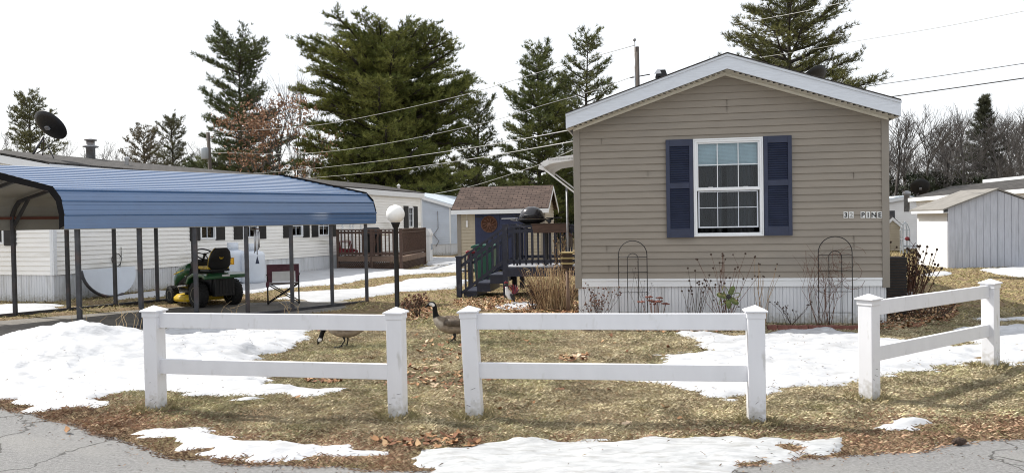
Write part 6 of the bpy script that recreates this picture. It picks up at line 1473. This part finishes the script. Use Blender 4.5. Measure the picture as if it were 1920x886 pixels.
Y = 56; pine(at(455, 400, Y), htop(455, 76, Y) - .3, irregular(5.7, 5), 'tall conical white pine behind the long white home, left of the orange oak', 42, nl=110, sec=12, tl=.27, tw=.034, up=.05, cb=.12, c0=(0.062, 0.089, 0.040), c1=(0.147, 0.161, 0.064))
Y = 54; pine(at(1012, 400, Y), htop(1012, 90, Y) - .3, irregular(4.6, 9), 'dense pine left of the paired pines behind the brown roofed shed', 43, nl=100, sec=12, tl=.27, tw=.034, up=.1, cb=.1, c0=(0.066, 0.092, 0.030), c1=(0.203, 0.214, 0.064))
Y = 52; pine(at(1097, 400, Y), htop(1097, 64, Y) - .3, lambda f: (3.1 if f > .25 else 1.4) * (1 - f * .6), 'open crowned pine with gaps just left of the tan home roof', 44, nl=56, sec=10, tl=.25, tw=.036, up=.12, cb=.35, gap=.12, c0=(0.078, 0.097, 0.036), c1=(0.168, 0.178, 0.064))
Y = 36; pine(at(1484, 400, Y), htop(1484, -75, Y), lambda f: 4.3 * (1 - f * .7) ** .7, 'large pine rising directly behind the tan home roof and cut by the top edge', 45, nl=84, sec=16, tl=.21, tw=.024, blades_n=10, up=.08, cb=.28, c0=(0.078, 0.089, 0.034), c1=(0.191, 0.187, 0.064), trunkr=.22)
Y = 55; pine(at(60, 400, Y), htop(45, 182, Y), irregular(4.0, 3), 'pine behind the black satellite dish at the far left', 46, nl=64, sec=9, tl=.25, tw=.036, c0=(0.090, 0.097, 0.046), c1=(0.179, 0.178, 0.084), cb=.15, gap=.1)
Y = 70; pine(at(328, 400, Y), htop(328, 221, Y), irregular(3.3, 12), 'small pointed pine above the middle of the long white roof', 47, nl=56, sec=8, tl=.25, tw=.036, c0=(0.090, 0.097, 0.056), c1=(0.157, 0.151, 0.084), cb=.2, gap=.05)
Y = 72; pine(at(272, 400, Y), htop(272, 252, Y), irregular(4.2, 14), 'low brownish pine left of the small pointed pine', 48, nl=44, sec=8, tl=.25, tw=.036, c0=(0.135, 0.116, 0.074), c1=(0.203, 0.169, 0.110), cb=.3, gap=.1)
Y = 58; pine(at(897, 400, Y), htop(897, 193, Y), irregular(4.3, 15), 'shorter dark pine between the largest pine and the paired pines', 49, nl=60, sec=10, tl=.27, tw=.034, c0=(0.056, 0.074, 0.026), c1=(0.147, 0.151, 0.053))
Y = 62; pine(at(1060, 400, Y), htop(1060, 150, Y), irregular(3.8, 16), 'dark pine standing behind and between the paired pines', 50, nl=50, sec=10, tl=.27, tw=.036, c0=(0.049, 0.072, 0.030), c1=(0.113, 0.125, 0.048))
Y = 66; pine(at(1848, 400, Y), htop(1848, 180, Y), cone(2.6, .12, .9), 'narrow dark conifer among bare trees at the far right', 51, nl=80, sec=9, tl=.32, tw=.036, up=.02, cb=.15, c0=(0.042, 0.047, 0.030), c1=(0.078, 0.080, 0.046), name='conifer')
# oak with dead leaves
Y = 46; bare_tree(at(528, 400, Y), htop(528, 158, Y), 'oak holding orange-brown dead leaves beside the tall white pine', 60, r0=.13, leaves_=(3, [(.28, .16, .10), (.22, .12, .075), (.34, .22, .14)], .90), name='oak_tree', low=.12, narrow=.9)
Y = 60; bare_tree(at(560, 400, Y), htop(560, 125, Y), 'slender leafless tree just left of the largest pine', 61, r0=.10, narrow=.5, low=.3)
# bare trees right
BT = [(1672, 210, 62, 'at the tan home corner, first from the left in the right-hand row'), (1706, 205, 66, 'second from the left in the right-hand row of bare trees'), (1738, 196, 60, 'third from the left in the right-hand row of bare trees'), (1772, 200, 64, 'tall and twiggy left of the narrow conifer'), (1806, 192, 60, 'leaning close on the left side of the narrow conifer'), (1878, 215, 58, 'just right of the narrow conifer'), (1905, 185, 63, 'near the right edge of the picture'), (1945, 190, 60, 'cut by the right edge of the picture')]
for i, (px, py, Y, l_) in enumerate(BT): bare_tree(at(px, 400, Y), htop(px, py, Y) * 1.0, 'grey leafless tree ' + l_, 70 + i, r0=.17, low=.25)
for i, (px, py, Y, l_) in enumerate([(200, 262, 75, 'grey bare tree beside the roof chimney pipe'), (235, 268, 80, 'grey bare tree right of the roof chimney pipe'), (360, 262, 72, 'brownish bare tree between the small pointed pine and the transformer pole'), (410, 262, 70, 'bare tree behind the transformer pole'), (20, 235, 75, 'bare tree at the far left edge'), (125, 255, 78, 'bare tree right of the black dish')]): bare_tree(at(px, 400, Y), htop(px, py, Y), l_, 90 + i, r0=.11, low=.2)
# far wood as one mass of trunks and twigs
def wood(lab, x0, x1, Y0, Y1, n, H, seed):
    base = [bare(None, 10, '', seed + k, r0=.12, low=.2) for k in range(3)]; Ms = []
    for tk, sg, _ in base:
        hm = max(q[2] for q in sg.b) / 10
        for S_ in (tk, sg): S_.a = [tuple(np.array(q) / hm) for q in S_.a]; S_.b = [tuple(np.array(q) / hm) for q in S_.b]
        a, b = tk.mesh(3); c_, d_ = sg.mesh(3); Ms.append((np.concatenate([a, c_]), np.concatenate([b, d_ + len(a)])))
    rs = np.random.default_rng(seed); Vs, Fs, o = [], [], 0
    for k in range(n):
        V, Fc = Ms[k % 3]; a = rs.uniform(0, 6.28); s_ = rs.uniform(*H) / 10; ca, sa = math.cos(a), math.sin(a); V2 = np.stack([V[:, 0] * ca - V[:, 1] * sa, V[:, 0] * sa + V[:, 1] * ca, V[:, 2]], 1) * s_ + np.array([rs.uniform(x0, x1), rs.uniform(Y0, Y1), 0]); Vs.append(V2); Fs.append(Fc + o); o += len(V2)
    return tag(arr_mesh('far_wood', np.concatenate(Vs), np.concatenate(Fs), M['barkgrey']), lab, 'woodland', kind='stuff')
wood('hazy belt of leafless trees beyond the homes on the left and middle', -62, 14, 84, 120, 80, (7, 10), 201)
wood('belt of leafless woodland beyond the homes on the right', 34, 88, 78, 105, 46, (9, 12.5), 211)
# dark evergreen undergrowth at right and under the pines
def thicket(lab, x0, x1, Y0, Y1, n, h, c0, c1, seed):
    rs = np.random.default_rng(seed); cx_ = rs.uniform(x0, x1, n); cy_ = rs.uniform(Y0, Y1, n); H_ = rs.uniform(h[0], h[1], n); T = []
    for a, b, q in zip(cx_, cy_, H_):
        m_ = 130; u = rs.uniform(0, 1, m_) ** .8; rad = (1 - u * .75) * q * .42 * rs.uniform(.4, 1, m_); an = rs.uniform(0, 6.28, m_); T.append(np.stack([a + rad * np.cos(an), b + rad * np.sin(an), u * q], 1))
    T = np.concatenate(T); V, Fc = tuft_mesh(T, rs.normal(0, 1, T.shape) + np.array([0, 0, .6]), 7, .5, .09, .6, rs); k = rs.uniform(0, 1, (len(T), 1)); cc = np.array(c0) * (1 - k) + np.array(c1) * k
    return tag(arr_mesh('evergreen_undergrowth', V, Fc, M['needles'], colors=np.repeat(cc, 21, 0)), lab, 'undergrowth', kind='stuff')
thicket('dark evergreen undergrowth below the bare trees on the right', 28, 60, 56, 70, 60, (3.2, 5.2), (.014, .02, .012), (.03, .036, .02), 301)
thicket('dark evergreen undergrowth below the pines behind the homes', -22, 14, 58, 76, 75, (3., 6.), (.02, .032, .014), (.05, .06, .025), 302)
